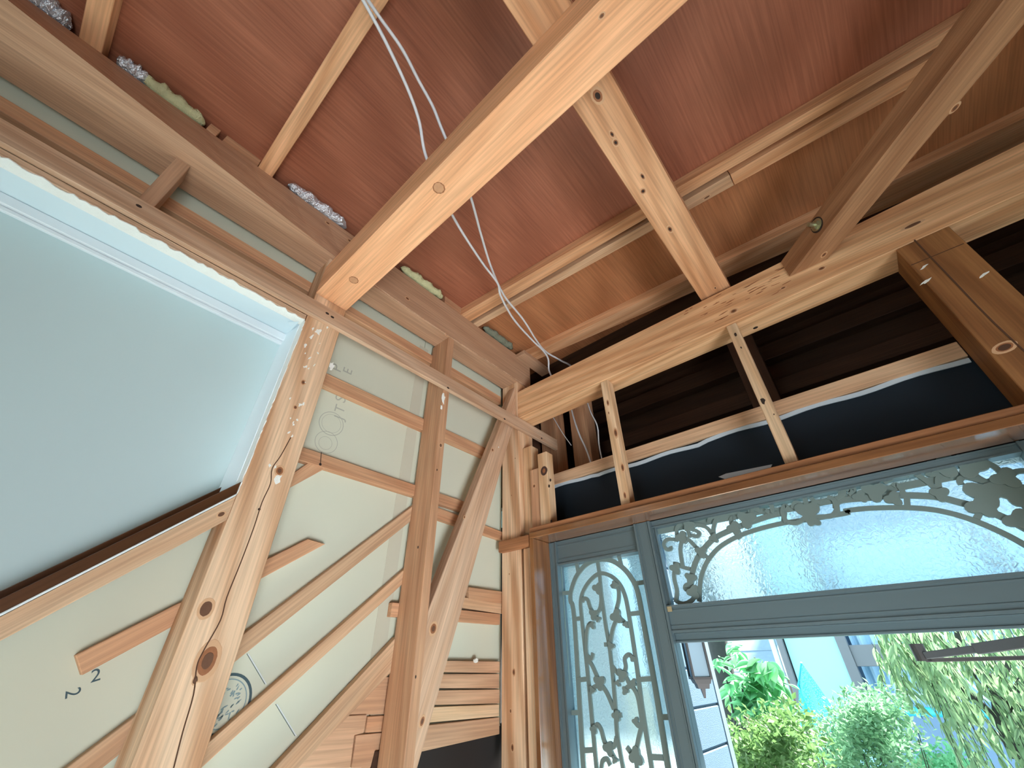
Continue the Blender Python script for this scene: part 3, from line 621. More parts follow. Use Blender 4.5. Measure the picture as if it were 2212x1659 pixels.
timber('side_stud', 'narrow stud hugging the corner post above the door head', 'stud', .001, .048, 1.222, 1.27, 2.367, 2.72, 'pale_wood')
timber('filler_stud', 'slim filler stud squeezed between corner post and door casing', 'stud', .018, .061, 1.188, 1.245, 0, 2.302, 'post_wood')
timber('head_horn', 'end of the door head strip notched across the corner post', 'block', -.09, .058, 1.172, 1.1945, 2.303, 2.342, 'head_strip_wood')
rx = timber('sill_rail', 'level rail behind the short studs at the top of the black felt', 'batten', -.09, 1.337, 1.30, 1.334, 2.555, 2.600, 'lath_wood')
bf = struct(empty('wall_front', (.7, 1.31, 2.4)), 'black felt sheathing above the entrance door')
box('felt_sheet', .0, 2.6, 1.312, 1.33, 2.30, 2.554, 'black_felt', bf, 0)
bm = bmesh.new(); P = []
for i in range(41): 
    x = .08 + (1.335 - .08) * i / 40; P.append(Vector((x, 1.308, 2.548 + .003 * math.sin(i * .9) - (.006 if 6 < i < 20 else 0))))
strip_mesh(bm, P, .012, YN, .004); bm_obj('felt_edge', bm, 'felt_edge', bf)
pq('paper_flap', None, None, [(1552, 1030), (1568, 1023), (1668, 1003), (1665, 1010), (1570, 1036)], (0, .002, 0), 'felt_edge', parent=bf, y=1.30, bevel=0)
box('side_sheathing', 1.45, 2.6, 1.30, 1.33, 0, 2.3, 'brown_board', bf, 0)
# members inside the dark porch roof
GP = 'timbers in the porch roof space'
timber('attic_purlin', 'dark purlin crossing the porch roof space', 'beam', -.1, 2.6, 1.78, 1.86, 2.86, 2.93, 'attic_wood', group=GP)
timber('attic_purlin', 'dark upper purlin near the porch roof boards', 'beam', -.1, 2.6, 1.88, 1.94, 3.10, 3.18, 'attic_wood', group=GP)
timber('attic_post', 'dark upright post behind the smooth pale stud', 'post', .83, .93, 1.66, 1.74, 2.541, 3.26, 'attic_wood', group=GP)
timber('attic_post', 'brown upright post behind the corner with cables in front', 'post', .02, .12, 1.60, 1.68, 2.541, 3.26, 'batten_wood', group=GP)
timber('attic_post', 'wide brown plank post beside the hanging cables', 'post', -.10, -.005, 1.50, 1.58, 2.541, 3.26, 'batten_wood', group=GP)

# ================================================================== ENTRANCE DOOR, SIDELIGHT AND TRANSOM
d1 = struct(empty('door_1', (.7, 1.2, 0)), 'entrance door frame of brown timber casing and grey aluminium')
box('head_strip', .058, 1.337, 1.176, 1.262, 2.346, 2.3655, 'head_strip_wood', d1)
box('head_casing', .063, 1.337, 1.168, 1.264, 2.325, 2.3455, 'casing_wood', d1)
box('jamb_casing', .063, .080, 1.168, 1.264, 0, 2.3248, 'casing_wood', d1)
box('jamb_casing', 1.320, 1.337, 1.168, 1.264, 0, 2.3248, 'casing_wood', d1)
YF = 1.265
def profile(name, ax, lo, hi, a0, a1, mat='aluminium', ridges=2, parent=d1, depth=.06, y=YF):
    """aluminium section: flat body with raised lips; ax 'x' spans lo..hi in x, a0..a1 in z"""
    bm = bmesh.new()
    def bx(u0, u1, w0, w1, y0, y1):
        c = [(u0, w0), (u1, w0), (u1, w1), (u0, w1)] if ax == 'x' else [(w0, u0), (w1, u0), (w1, u1), (w0, u1)]
        f = [bm.verts.new((p[0], y0, p[1])) for p in c]; g = [bm.verts.new((p[0], y1, p[1])) for p in c]
        bm.faces.new(f); bm.faces.new(g[::-1])
        for k in range(4): bm.faces.new((f[k], g[k], g[(k + 1) % 4], f[(k + 1) % 4]))
    bx(lo, hi, a0, a1, y, y + depth)
    wv = a1 - a0; lip = min(.006, wv * .18)
    bx(lo, hi, a0, a0 + lip, y - .004, y)
    bx(lo, hi, a1 - lip, a1, y - .004, y)
    if ridges > 1 and wv > .04:
        bx(lo, hi, a0 + wv * .22, a0 + wv * .22 + .003, y - .002, y); bx(lo, hi, a1 - wv * .22, a1 - wv * .22 + .003, y - .002, y)
    M = Matrix.Translation(((lo + hi) / 2, y, (a0 + a1) / 2) if ax == 'x' else ((a0 + a1) / 2, y, (lo + hi) / 2))
    return bm_obj(name, bm, mat, parent, M)
mL, mR = px(1381, 1190, y=YF).x, px(1442, 1320, y=YF - .006).x
gL = px(1423, 1150, y=YF + .024).x; jR = px(1467, 1388, y=YF + .032).x
tT, tB = px(1459, 1306.7, y=YF).z, px(1466, 1388, y=YF).z
sx0 = px(1205, 1223, y=YF).x; sz1 = px(1205, 1222, y=YF).z
profile('frame_stile', 'z', 0, 2.3235, .081, sx0)
profile('frame_head', 'x', sx0 + .0005, mL - .0005, sz1, 2.3235, y=YF + .004)
profile('mullion', 'z', 0, 2.3235, mL, mR, y=YF - .006, depth=.03)
profile('transom_bar', 'x', mR + .0005, 1.2945, tB + .022, tT, y=YF - .002, depth=.075)
profile('door_stop', 'x', mR + .0005, 1.2945, tB, tB + .0215, y=YF + .012, depth=.03, ridges=1)
profile('frame_stile', 'z', 0, 2.3235, 1.295, 1.3195)
profile('transom_head', 'x', mR + .0005, 1.2945, 2.303, 2.3235, y=YF + .006, ridges=1)
profile('door_jamb', 'z', 0, tB - .0005, mR + .0005, jR, y=YF + .008, depth=.024, ridges=1)
profile('transom_stile', 'z', tT + .0005, 2.3025, mR + .0005, gL, y=YF + .006, depth=.018, ridges=1)
box('corner_tape', mR + .001, mR + .014, YF - .0075, YF - .0065, tT - .016, tT - .003, 'tape', d1, 0)
YG = YF + .030
def G(u, v, y=YG - .008): return px(u, v, y=y)
def bars(win, name, curves, wid, thick=.005, mat='grille_metal'):
    for c in curves:
        tp = None
        if isinstance(c, tuple): c, wdt = c[0], c[1]
        else: wdt = wid
        bm = bmesh.new(); P = smooth([G(u, v) for u, v in c], 5) if len(c) > 2 else [G(u, v) for u, v in c]
        strip_mesh(bm, P, wdt, YN, thick + random.uniform(0, .0015)); bm_obj(name, bm, mat, win, Matrix.Translation(P[0]))
def leaf_blob(win, u, v, r, rot, name='scroll_leaf', lobes=3):
    """small cast leaf: three pointed lobes around a boss"""
    c = G(u, v); bm = bmesh.new(); f = []; b = []; n = 24; dp = .0078 + .0004 * (len(win.children) % 9)
    for i in range(n):
        a = 2 * math.pi * i / n; rr = r * (.55 + .45 * abs(math.cos(lobes * .5 * (a - rot))) ** 1.5)
        f.append(bm.verts.new(c + Vector((math.cos(a) * rr, -dp, math.sin(a) * rr)))); b.append(bm.verts.new(c + Vector((math.cos(a) * rr, .001, math.sin(a) * rr))))
    bm.faces.new(f); bm.faces.new(b[::-1])
    for i in range(n): bm.faces.new((f[i], b[i], b[(i + 1) % n], f[(i + 1) % n]))
    bm_obj(name, bm, 'grille_metal', win, Matrix.Translation(c))
# ---- sidelight
w1 = struct(empty('window_1', (.26, YG, 1.0)), 'narrow frosted sidelight with an arched metal grille')
pane(sx0 + .001, mL - .001, YG, YG + .004, .05, sz1 - .001, 'frosted_glass', w1)
g1_ = empty('grille', (.26, YG, 1.0), w1)
def S(l): return [(1150 + u / 3.26, 1150 + v / 3.26) for u, v in l]
outer = S([(400, 1900), (365, 1659), (300, 620), (272, 480), (280, 400), (320, 300), (390, 222), (470, 192), (560, 200), (640, 250), (700, 322), (742, 410), (780, 600), (870, 1100), (960, 1659), (1000, 1900)])
inner = S([(495, 1900), (457, 1659), (400, 1050), (352, 605), (345, 480), (370, 400), (420, 330), (480, 290), (550, 305), (610, 355), (650, 430), (680, 560), (740, 950), (780, 1250), (845, 1659), (885, 1900)])
bars(g1_, 'arch_bar', [(outer, .015), (inner, .012)], .013)
bars(g1_, 'border_bar', [S([(196, 238), (245, 900), (300, 1800)])], .012)
bars(g1_, 'tie_bar', [S(q) for q in ([(207, 430), (275, 425)], [(262, 1270), (330, 1268)], [(290, 612), (352, 605)], [(325, 1040), (392, 1032)], [(365, 1535), (442, 1530)], [(690, 575), (760, 568)], [(765, 1035), (845, 1030)], [(838, 1580), (925, 1585)], [(463, 205), (476, 292)], [(315, 212), (326, 278)], [(612, 165), (630, 235)], [(735, 360), (793, 352)], [(905, 1300), (972, 1300)])], .012)
bars(g1_, 'vine', [S(q) for q in (
    [(478, 300), (490, 430), (520, 650), (545, 790), (560, 910), (575, 1050), (590, 1240), (600, 1400), (612, 1490), (648, 1680)],
    [(357, 490), (372, 466), (395, 478), (412, 530), (440, 580)], [(478, 400), (490, 470), (478, 545), (440, 580)],
    [(440, 655), (415, 640), (392, 680), (384, 780), (390, 870), (430, 945), (478, 1050), (530, 1130), (580, 1245)],
    [(560, 385), (592, 365), (612, 410), (612, 480), (594, 560), (600, 600), (570, 690), (550, 800)],
    [(600, 600), (640, 620), (668, 655)], [(560, 930), (600, 985), (640, 1005), (662, 950), (655, 890), (685, 860), (712, 890)],
    [(640, 1005), (665, 1020), (690, 1065), (720, 1050)], [(655, 1130), (670, 1095), (705, 1085), (745, 1150), (768, 1270), (775, 1350), (752, 1460), (735, 1560), (745, 1680)],
    [(725, 1330), (752, 1360), (772, 1350)], [(445, 1385), (462, 1352), (490, 1390), (512, 1470), (545, 1520), (590, 1600)], [(600, 1440), (585, 1500), (545, 1520)],
    [(490, 1680), (500, 1610), (530, 1595), (555, 1640)], [(420, 1120), (440, 1090), (480, 1075)], [(385, 860), (420, 890), (432, 850)], [(545, 790), (512, 790)], [(592, 1285), (635, 1285)], [(670, 1510), (700, 1550), (735, 1580)])], .011, .006)
for u, v, r, ro in ((440, 578, .018, .3), (600, 592, .022, 1.2), (465, 395, .020, .8), (480, 1055, .021, .5), (638, 1003, .018, .2), (545, 1520, .018, .9), (738, 1575, .022, 1.4), (590, 370, .013, 2), (665, 650, .010, 1), (470, 610, .010, 0.2), (430, 655, .012, 1), (712, 885, .010, 0), (718, 1055, .010, 1), (660, 1115, .011, 2), (440, 1385, .012, 1), (430, 1110, .011, 2), (560, 800, .013, 0), (600, 1290, .014, 1), (610, 1060, .009, 1), (590, 1600, .009, 2), (735, 1330, .011, 1)):
    leaf_blob(g1_, 1150 + u / 3.26, 1150 + v / 3.26, r, ro)
for c_ in (outer[0], outer[-1], inner[0], inner[-1], S([(300, 1800)])[0]):
    p_ = G(*c_); bm = bmesh.new(); strip_mesh(bm, [p_, Vector((p_.x, p_.y, .06))], .013, YN, .0055); bm_obj('arch_bar', bm, 'grille_metal', g1_, Matrix.Translation(p_))
for z_ in (.2, .55, .9, 1.25):
    bm = bmesh.new(); strip_mesh(bm, [Vector((sx0 + .012, YG - .008, z_)), Vector((mL - .006, YG - .008, z_))], .012, YN, .0062); bm_obj('tie_bar', bm, 'grille_metal', g1_)
# ---- transom
w2 = struct(empty('window_2', (.9, YG, 2.2)), 'hammered glass transom with scrolled metal arch above the doorway')
pane(gL + .001, 1.294, YG, YG + .004, tT + .001, 2.3025, 'hammered_glass', w2)
g2_ = empty('grille', (.9, YG, 2.1), w2)
def T(l): return [(1400 + u / 3.686, 900 + v / 3.686) for u, v in l]
def U(l): return [(1800 + u / 3.687, 900 + v / 3.687) for u, v in l]
low = T([(412, 1475), (418, 1330), (435, 1250), (472, 1160), (545, 1065), (640, 995), (760, 938), (900, 892), (1080, 850), (1270, 822), (1440, 795), (1600, 765)]) + U([(90, 755), (250, 735), (420, 728), (600, 728), (800, 745), (1000, 790), (1200, 862), (1400, 955), (1560, 1045)])
upp = T([(335, 1400), (348, 1290), (378, 1170), (432, 1075), (525, 975), (660, 905), (800, 850), (960, 795), (1090, 765)])
upr = T([(1500, 735)]) + U([(50, 675), (300, 648), (500, 630), (800, 640), (1000, 685), (1200, 742), (1400, 828), (1560, 910)])
bars(g2_, 'arch_bar', [(low, .011), (upp, .014), (upr, .014)], .012)
bars(g2_, 'tie_bar', [T(q) for q in ([(425, 1075), (492, 1140)], [(675, 895), (735, 975)], [(1090, 765), (1080, 850)], [(1500, 700), (1515, 780)])] + [U(q) for q in ([(585, 630), (592, 730)], [(1185, 735), (1140, 815)])], .011)
sc = [T(q) for q in (
    [(400, 1395), (350, 1345), (312, 1342), (298, 1368), (318, 1385)], [(225, 1470), (290, 1490), (355, 1460), (388, 1400)], [(340, 1215), (280, 1200), (240, 1175), (205, 1172)],
    [(225, 1180), (212, 1280), (235, 1390), (225, 1480)], [(282, 965), (262, 1060), (280, 1190)], [(240, 985), (165, 978), (130, 1015), (150, 1058), (185, 1055), (182, 1035)],
    [(275, 950), (330, 985), (385, 1040), (435, 1080)], [(238, 970), (232, 900), (262, 862), (305, 870), (325, 920), (335, 965)], [(335, 895), (380, 908), (412, 930), (395, 955), (350, 945)],
    [(262, 858), (380, 862), (460, 880), (505, 925), (530, 975)], [(530, 975), (525, 890), (560, 805), (640, 770), (740, 770)], [(690, 900), (665, 850), (672, 812), (700, 815)],
    [(560, 790), (500, 815), (490, 850)], [(780, 850), (815, 775), (800, 700)], [(845, 815), (835, 750), (880, 700), (960, 690)], [(955, 690), (990, 720), (985, 770), (940, 745)],
    [(1105, 850), (1075, 770), (1090, 715), (1112, 720)], [(1290, 840), (1275, 740), (1238, 615)], [(1270, 770), (1225, 705), (1175, 690), (1155, 735)], [(1110, 840), (1180, 850), (1250, 810), (1265, 760)],
    [(1300, 745), (1330, 685), (1380, 690)], [(1330, 690), (1300, 650)], [(1430, 645), (1480, 665), (1505, 735), (1470, 790), (1390, 800), (1320, 800)], [(1540, 560), (1560, 620), (1500, 660)], [(1610, 610), (1640, 580), (1560, 560)], [(1700, 640), (1640, 640), (1605, 600)], [(1700, 520), (1780, 580), (1790, 650)])]
sc += [U(q) for q in (
    [(60, 640), (70, 580), (110, 560)], [(150, 610), (130, 590), (110, 600)], [(250, 530), (310, 580), (330, 630)], [(390, 540), (350, 590), (320, 640)], [(620, 445), (720, 500), (840, 605), (850, 650)], [(560, 640), (545, 580), (500, 545), (475, 560)],
    [(600, 470), (500, 480), (400, 530)], [(870, 360), (860, 450), (835, 520), (860, 620), (900, 660)], [(740, 455), (790, 470), (830, 440)], [(1020, 545), (1005, 515), (1040, 488), (1100, 495), (1210, 525), (1290, 500)],
    [(1100, 345), (1200, 365), (1290, 410), (1360, 480), (1400, 490), (1450, 445), (1540, 435)], [(1215, 520), (1230, 600), (1185, 730)], [(1100, 420), (1140, 480), (1210, 520)], [(1340, 495), (1400, 600), (1500, 690), (1560, 760)], [(1130, 640), (1190, 590)], [(1480, 620), (1520, 560)])]
bars(g2_, 'scroll', sc, .0105, .006)
for l, r, ro in ((T([(430, 1078)]), .018, .5), (T([(275, 965)]), .020, 1), (T([(1275, 760)]), .030, .4), (T([(1320, 835)]), .016, 1.5), (T([(790, 820)]), .026, .2), (T([(690, 890)]), .020, 1), (T([(225, 1210)]), .018, .8), (T([(345, 1290)]), .018, .2), (T([(530, 970)]), .014, 1), (T([(370, 1400)]), .020, 1), (T([(330, 870)]), .020, 2), (T([(1690, 640)]), .016, 1), (T([(860, 730)]), .014, 1),
                 (U([(330, 600)]), .026, .3), (U([(870, 400)]), .030, .8), (U([(1210, 620)]), .034, .3), (U([(1180, 720)]), .026, 1), (U([(1090, 400)]), .030, 2), (U([(480, 660)]), .018, 1), (U([(1370, 500)]), .024, 1), (U([(1430, 620)]), .026, .5), (U([(1480, 830)]), .024, 1), (U([(850, 620)]), .018, .4)):
    leaf_blob(g2_, l[0][0], l[0][1], r, ro)
# flat metal band along the top of the transom panel
bm = bmesh.new(); strip_mesh(bm, [Vector((x, YG - .008, 2.2975 - (.012 if .8 < x < 1.22 else 0.004))) for x in [mR + .002 + (1.19 - mR) * i / 30 for i in range(31)]], .016, YN, .004); bm_obj('top_band', bm, 'grille_metal', g2_)

# the door leaf stands open outwards against the right side
dl_ = box('door_leaf', 1.262, 1.298, 1.336, 2.10, .02, tB - .015, 'aluminium', d1, .002)
box('leaf_panel', 1.257, 1.262, 1.45, 1.98, .25, 1.75, 'grille_metal', dl_, .001)
# door closer arm of the open leaf
dc = tag(empty('door_closer', px(1990, 1415, y=1.50)), 'folding grey arm of the door closer reaching over the doorway', 'door closer')
def bar3(name, a, b, w_, h_, mat, parent):
    d = (b - a).normalized(); s = d.cross(Vector((0, 0, 1))).normalized(); u = s.cross(d)
    return poly_prism(name, [a - s * w_ - u * h_, b - s * w_ - u * h_, b + s * w_ - u * h_, a + s * w_ - u * h_], u * 2 * h_, mat, parent, .001)
bar3('upper_arm', px(2000, 1416, y=1.50), px(2110, 1402, y=1.47), .010, .007, 'house_trim', dc)
def upto(a, b, x): return a + (b - a) * ((x - a.x) / (b.x - a.x))
bar3('arm_sleeve', px(2108, 1402, y=1.47), upto(px(2108, 1402, y=1.47), px(2290, 1376, y=1.43), 1.2615), .013, .010, 'house_trim', dc)
bar3('lower_arm', px(2000, 1426, y=1.52), upto(px(2000, 1426, y=1.52), px(2300, 1419, y=1.50), 1.2615), .010, .004, 'lamp_metal', dc)
cyl('pivot', px(1996, 1428, y=1.505), Vector((0, 0, 1)), .014, .034, 'lamp_metal', dc)

# ================================================================== OUTSIDE
ww = struct(empty('wall_porch', (.3, 1.7, 0)), 'pale painted block wing wall beside the porch')
zj = [px(1530, 1525, x=.3).z, px(1550, 1614, x=.3).z]; hh = zj[0] - zj[1]
ye = px(1594, 1659, x=.3).y
for k in range(-4, 9):
    z1 = zj[0] + hh * (8 - k - 4) ; z0 = z1 - hh
    if z1 < 0 or z0 > 2.43: continue
    box('block', .19, .30, 1.64, ye - .045, max(z0 + .003, -.2), min(z1 - .003, 2.43), 'block_paint', ww, .003)
box('mortar', .195, .292, 1.64, ye - .046, -.2, 2.43, 'porch_trim', ww, 0)
box('end_trim', .19, .302, ye - .043, ye, -.2, 2.43, 'porch_trim', ww, .002)
lc = px(1513, 1464, x=.352)
lt = tag(empty('wall_lantern', lc), 'hanging wall lantern with frosted panes and stepped metal foot on the block wall', 'lamp')
def pbox(name, c, w_, z0, z1, mat, parent, rot=0.6, w2=None):
    w2 = w2 or w_; bm = bmesh.new(); a = []; b = []
    for i in range(4):
        an = rot + math.pi / 4 + math.pi / 2 * i
        a.append(bm.verts.new((c.x + w2 * math.cos(an), c.y + w2 * math.sin(an), z0))); b.append(bm.verts.new((c.x + w_ * math.cos(an), c.y + w_ * math.sin(an), z1)))
    bm.faces.new(a[::-1]); bm.faces.new(b)
    for i in range(4): bm.faces.new((a[i], a[(i + 1) % 4], b[(i + 1) % 4], b[i]))
    return bm_obj(name, bm, mat, parent)
z = lc.z
pbox('foot_plate', lc, .046, z - .004, z + .003, 'lamp_metal', lt); pbox('foot', lc, .040, z - .016, z - .004, 'lamp_metal', lt, w2=.034); pbox('foot', lc, .030, z - .03, z - .016, 'lamp_metal', lt, w2=.025)
pbox('finial', lc, .010, z - .056, z - .03, 'lamp_metal', lt, w2=.004)
pbox('glass', lc, .038, z + .003, z + .19, 'frosted_lamp', lt)
for i in range(4):
    an = .6 + math.pi / 4 + math.pi / 2 * i; c = lc + Vector((.041 * math.cos(an), .041 * math.sin(an), 0))
    pbox('corner_bar', c, .005, z + .003, z + .19, 'lamp_metal', lt)
pbox('cap', lc, .02, z + .19, z + .23, 'lamp_metal', lt, w2=.055)
box('bracket', .302, lc.x, lc.y - .01, lc.y + .01, z + .20, z + .215, 'lamp_metal', lt)

# neighbour's house
YH = 8.0
hs = tag(empty('neighbour_house', (0.5, YH, -.2)), 'white rendered house with curtained windows behind the garden', 'house')
xl = px(1700, 1400, y=YH).x; xw = px(1812, 1400, y=YH).x
box('wall', xl, xw, YH, YH + 5, -.2, 5.5, 'house_wall', hs, 0)
box('corner_trim', xl - .10, xl - .02, YH - .06, YH + .2, -.2, 5.5, 'house_trim', hs, .01)
box('downpipe', xl - .20, xl - .13, YH - .05, YH + .02, -.2, 5.5, 'white_pipe', hs, .01)
zs = px(1900, 1532, y=YH).z; zr = px(1860, 1416, y=YH).z
box('lower_wall', xw, 9, YH + .02, YH + 5, -.2, zs, 'house_lower', hs, 0)
box('wall', xw, 9, YH + .5, YH + 5, zs, 5.5, 'house_lower', hs, 0)
box('window_frame', xw, xw + .12, YH - .03, YH + .08, zs, 5.5, 'house_trim', hs, .005)
for q in range(3):
    x0 = xw + .12 + q * 2.0
    fr = box('window_frame', x0, x0 + 2.0, YH, YH + .06, zr - .12, zr + .12, 'house_trim', hs, .005)
    box('window_frame', x0 + 1.9, x0 + 2.0, YH, YH + .06, zs, 5.5, 'house_trim', hs, .005)
    for (za, zb_) in ((zs, zr - .12), (zr + .12, 3.6)):
        bm = bmesh.new(); cols = []; n = 60
        for i in range(n + 1):
            xx = x0 + .02 + 1.84 * i / n; yy = YH + .25 + .05 * math.sin(i * 1.3) + .02 * math.sin(i * .37)
            cols.append((bm.verts.new((xx, yy, za)), bm.verts.new((xx, yy, zb_))))
        for a, b in zip(cols, cols[1:]): bm.faces.new((a[0], b[0], b[1], a[1]))
        bm_obj('curtain', bm, 'curtain', hs)
rl = tag(empty('balcony_railing', (2, YH - .3, zs)), 'white and aqua pipe railing in front of the curtained window', 'railing')
z1_, z2_ = px(1900, 1504, y=YH - .3).z, px(1980, 1537, y=YH - .3).z
for nm, zz, r, mt in (('top_pipe', z1_, .035, 'white_pipe'), ('lower_pipe', z2_, .045, 'aqua_pipe')):
    bm = bmesh.new(); tube_mesh(bm, [Vector((xw + .05, YH - .3, zz)), Vector((6.5, YH - .3, zz))], r, 10); bm_obj(nm, bm, mt, rl, None, True)
for q in range(5): box('railing_post', xw + .3 + q * 1.3, xw + .34 + q * 1.3, YH - .32, YH - .28, -.2, z1_, 'white_pipe', rl, 0)
# far grey-roofed house to the left
fh = tag(empty('far_house', (-4, 13, -.2)), 'grey shingle-roofed house with brown boarded wall seen past the white one', 'house')
YR = 13.0
def R_(u, v, y): return px(u, v, y=y)
box('wall', -9, R_(1722, 1500, YR).x, YR, YR + 3, -.2, R_(1690, 1458, YR).z, 'tan_board', fh, 0)
box('board', R_(1700, 1480, YR).x, R_(1706, 1480, YR).x + .25, YR - .05, YR, -.2, R_(1690, 1460, YR).z, 'brown_board', fh, 0)
zr0 = R_(1690, 1455, YR - .5).z; xr1 = R_(1684, 1455, YR - .5).x
for r in range(9):
    ya, za = YR - .5 + r * .55, zr0 + r * .42
    poly_prism('shingle_row', [Vector((-9, ya, za)), Vector((xr1 - r * .01, ya, za)), Vector((xr1 - r * .01, ya + .6, za + .44)), Vector((-9, ya + .6, za + .44))], (0, -.03, .04), 'shingle', fh, 0)
box('eave_board', -9, xr1 + 1.1, YR - .62, YR - .5, zr0 - .1, zr0 + .02, 'white_pipe', fh, 0)
box('gable_wall', xr1 + .3, xr1 + 1.4, YR + 1.5, YR + 2.2, zr0, zr0 + 2.6, 'white_pipe', fh, 0)
box('gable_window', xr1 + .3, xr1 + 1.0, YR + 1.4, YR + 1.5, zr0 + .2, zr0 + .9, 'house_trim', fh, 0)

# foliage
def leafmesh(name, L, W, fold=.15, n=6, mat='leaf_broad', curl=.2):
    bm = bmesh.new(); mid = []; l = []; r = []
    for i in range(n + 1):
        t = i / n; wv = W * .5 * math.sin(math.pi * min(1, t * .97 + .03) ** .75) if 0 < i < n else 0
        zc = -curl * L * t * t
        mid.append(bm.verts.new((L * t, 0, zc)))
        if 0 < i < n: l.append(bm.verts.new((L * t, wv, zc + fold * wv))); r.append(bm.verts.new((L * t, -wv, zc + fold * wv)))
    for s in (l, r):
        bm.faces.new((mid[0], mid[1], s[0])); bm.faces.new((mid[-2], mid[-1], s[-1]))
        for i in range(n - 2): bm.faces.new((mid[i + 1], mid[i + 2], s[i + 1], s[i]))
    me = bpy.data.meshes.new(name); bm.to_mesh(me); bm.free(); me.materials.append(MATS[mat])
    for p in me.polygons: p.use_smooth = True
    return me
def orient(d, roll):
    x = d.normalized(); up = Vector((0, 0, 1)); s = up.cross(x)
    if s.length < .05: s = Vector((0, 1, 0))
    s.normalize(); n = x.cross(s); M = Matrix((x, s, n)).transposed().to_4x4(); return M @ Matrix.Rotation(roll, 4, 'X')
# magnolia-like bush with big single leaves
YB = 4.2
bush = tag(empty('broadleaf_bush', px(1620, 1500, y=YB) - Vector((0, 0, 1.9))), 'bush with large glossy oval leaves beside the block wall', 'bush')
lm = leafmesh('leaf', .16, .105, .25, 7)
bm = bmesh.new()
for q in range(5):
    a = px(1600 + q * 12, 1700, y=YB + .2); b = px(1570 + q * 30, 1420 + abs(q - 2) * 25, y=YB + .05 * (q - 2)); tube_mesh(bm, [a, (a + b) / 2 + Vector((.03, 0, .05)), b], .014, 6, lambda t: 1 - .6 * t)
bm_obj('stem', bm, 'bark', bush)
rnd = random.Random(3)
def bushleaf(u, v, dy, sc_, dirv=None):
    c = px(u, v, y=YB + dy); d = dirv or Vector((rnd.uniform(-1, 1), rnd.uniform(-1, .1), rnd.uniform(-.9, .25)))
    o = link('leaf', lm, None, Matrix.Translation(c) @ orient(d, rnd.uniform(-.5, .5)) @ Matrix.Scale(sc_, 4), bush); return o
for q in range(150):
    t = rnd.random(); an = rnd.uniform(0, 6.28); rr = math.sqrt(rnd.random())
    u = 1625 + 58 * rr * math.cos(an) + 8; v = 1478 + 58 * rr * math.sin(an)
    bushleaf(u, v, rnd.uniform(-.25, .3), rnd.uniform(.7, 1.15))
for q in range(22): bushleaf(rnd.uniform(1545, 1605), rnd.uniform(1385, 1440), rnd.uniform(-.1, .3), rnd.uniform(.5, .8))
for q in range(26): bushleaf(1650 + rnd.uniform(0, 50), 1500 + rnd.uniform(0, 70), rnd.uniform(-.2, .3), rnd.uniform(.7, 1.0))
# trunk with bark behind the bush
tk = px(1553, 1400, y=5.0); bm = bmesh.new(); tube_mesh(bm, [Vector((tk.x - .1, 5, -.2)), Vector((tk.x - .05, 5, 1.4)), tk, tk + Vector((-.05, .1, 1.2))], .10, 10)
tag(bm_obj('tree_trunk', bm, 'bark', None, Matrix.Translation((tk.x, 5, -.2)), True), 'mossy old trunk standing between the wall lantern and the bush', 'tree')
# clipped shrubs: countless tiny leaves, joined
def shrub(name, label, cells, yb, n, L, mat, stems):
    root = tag(empty(name, px(cells[0][0], cells[0][1], y=yb) * 1.0), label, 'shrub'); root.location.z = -.2; WM[root.name] = Matrix.Translation(root.location)
    r = random.Random(len(label)); bm = bmesh.new()
    for i in range(n):
        u0, v0, ru, rv = cells[r.randrange(len(cells))]; an = r.uniform(0, 6.28); q = min(1.35, abs(r.gauss(0, .62)))
        c = px(u0 + ru * q * math.cos(an), v0 + rv * q * math.sin(an), y=yb + r.uniform(-.35, .35) * math.sqrt(max(0, 1 - q * q) + .1))
        M = Matrix.Translation(c) @ orient(Vector((r.uniform(-1, 1), r.uniform(-1, 1), r.uniform(-.4, 1))), r.uniform(-1.5, 1.5)); s_ = L * r.uniform(.7, 1.3)
        vs_ = [bm.verts.new(M @ Vector(p)) for p in ((0, 0, 0), (s_ * .5, s_ * .26, s_ * .05), (s_, 0, -s_ * .08), (s_ * .5, -s_ * .26, s_ * .05))]; bm.faces.new(vs_)
    me = bpy.data.meshes.new('foliage'); bm.to_mesh(me); bm.free(); tag(link('foliage', me, mat, None, root), kind='stuff')
    bm = bmesh.new()
    for i in range(stems):
        u0, v0, ru, rv = cells[r.randrange(len(cells))]; a = px(u0 + r.uniform(-.3, .3) * ru, v0 + rv, y=yb); a.z = -.2; b = px(u0 + r.uniform(-.8, .8) * ru, v0 - rv * r.uniform(.1, .85), y=yb + r.uniform(-.2, .2))
        tube_mesh(bm, [a, a.lerp(b, .5) + Vector((r.uniform(-.05, .05), 0, 0)), b], .007, 5, lambda t: 1 - .7 * t)
    bm_obj('twig', bm, 'bark', root); return root
shrub('garden_shrub', 'dense lime green shrub filling the foot of the doorway beside the block wall', [(1620, 1620, 75, 65), (1690, 1590, 60, 60), (1570, 1680, 60, 60), (1720, 1650, 70, 70), (1620, 1620, 75, 65), (1690, 1590, 60, 60), (1640, 1770, 120, 80), (1650, 1900, 120, 90)], 2.9, 7600, .034, 'leaf_shrub', 26)
shrub('garden_shrub', 'rounded fine-leaved shrub in front of the curtained window', [(1860, 1570, 80, 62), (1930, 1620, 70, 70), (1820, 1640, 70, 60), (1880, 1530, 60, 40), (1860, 1570, 80, 62), (1870, 1740, 110, 80), (1880, 1840, 110, 80)], 3.8, 8600, .034, 'leaf_fine', 24)
shrub('garden_shrub', 'low bright shrub under the weeping tree', [(2060, 1650, 60, 40), (2000, 1665, 60, 40), (2030, 1720, 70, 40)], 5.9, 2200, .045, 'leaf_broad', 8)
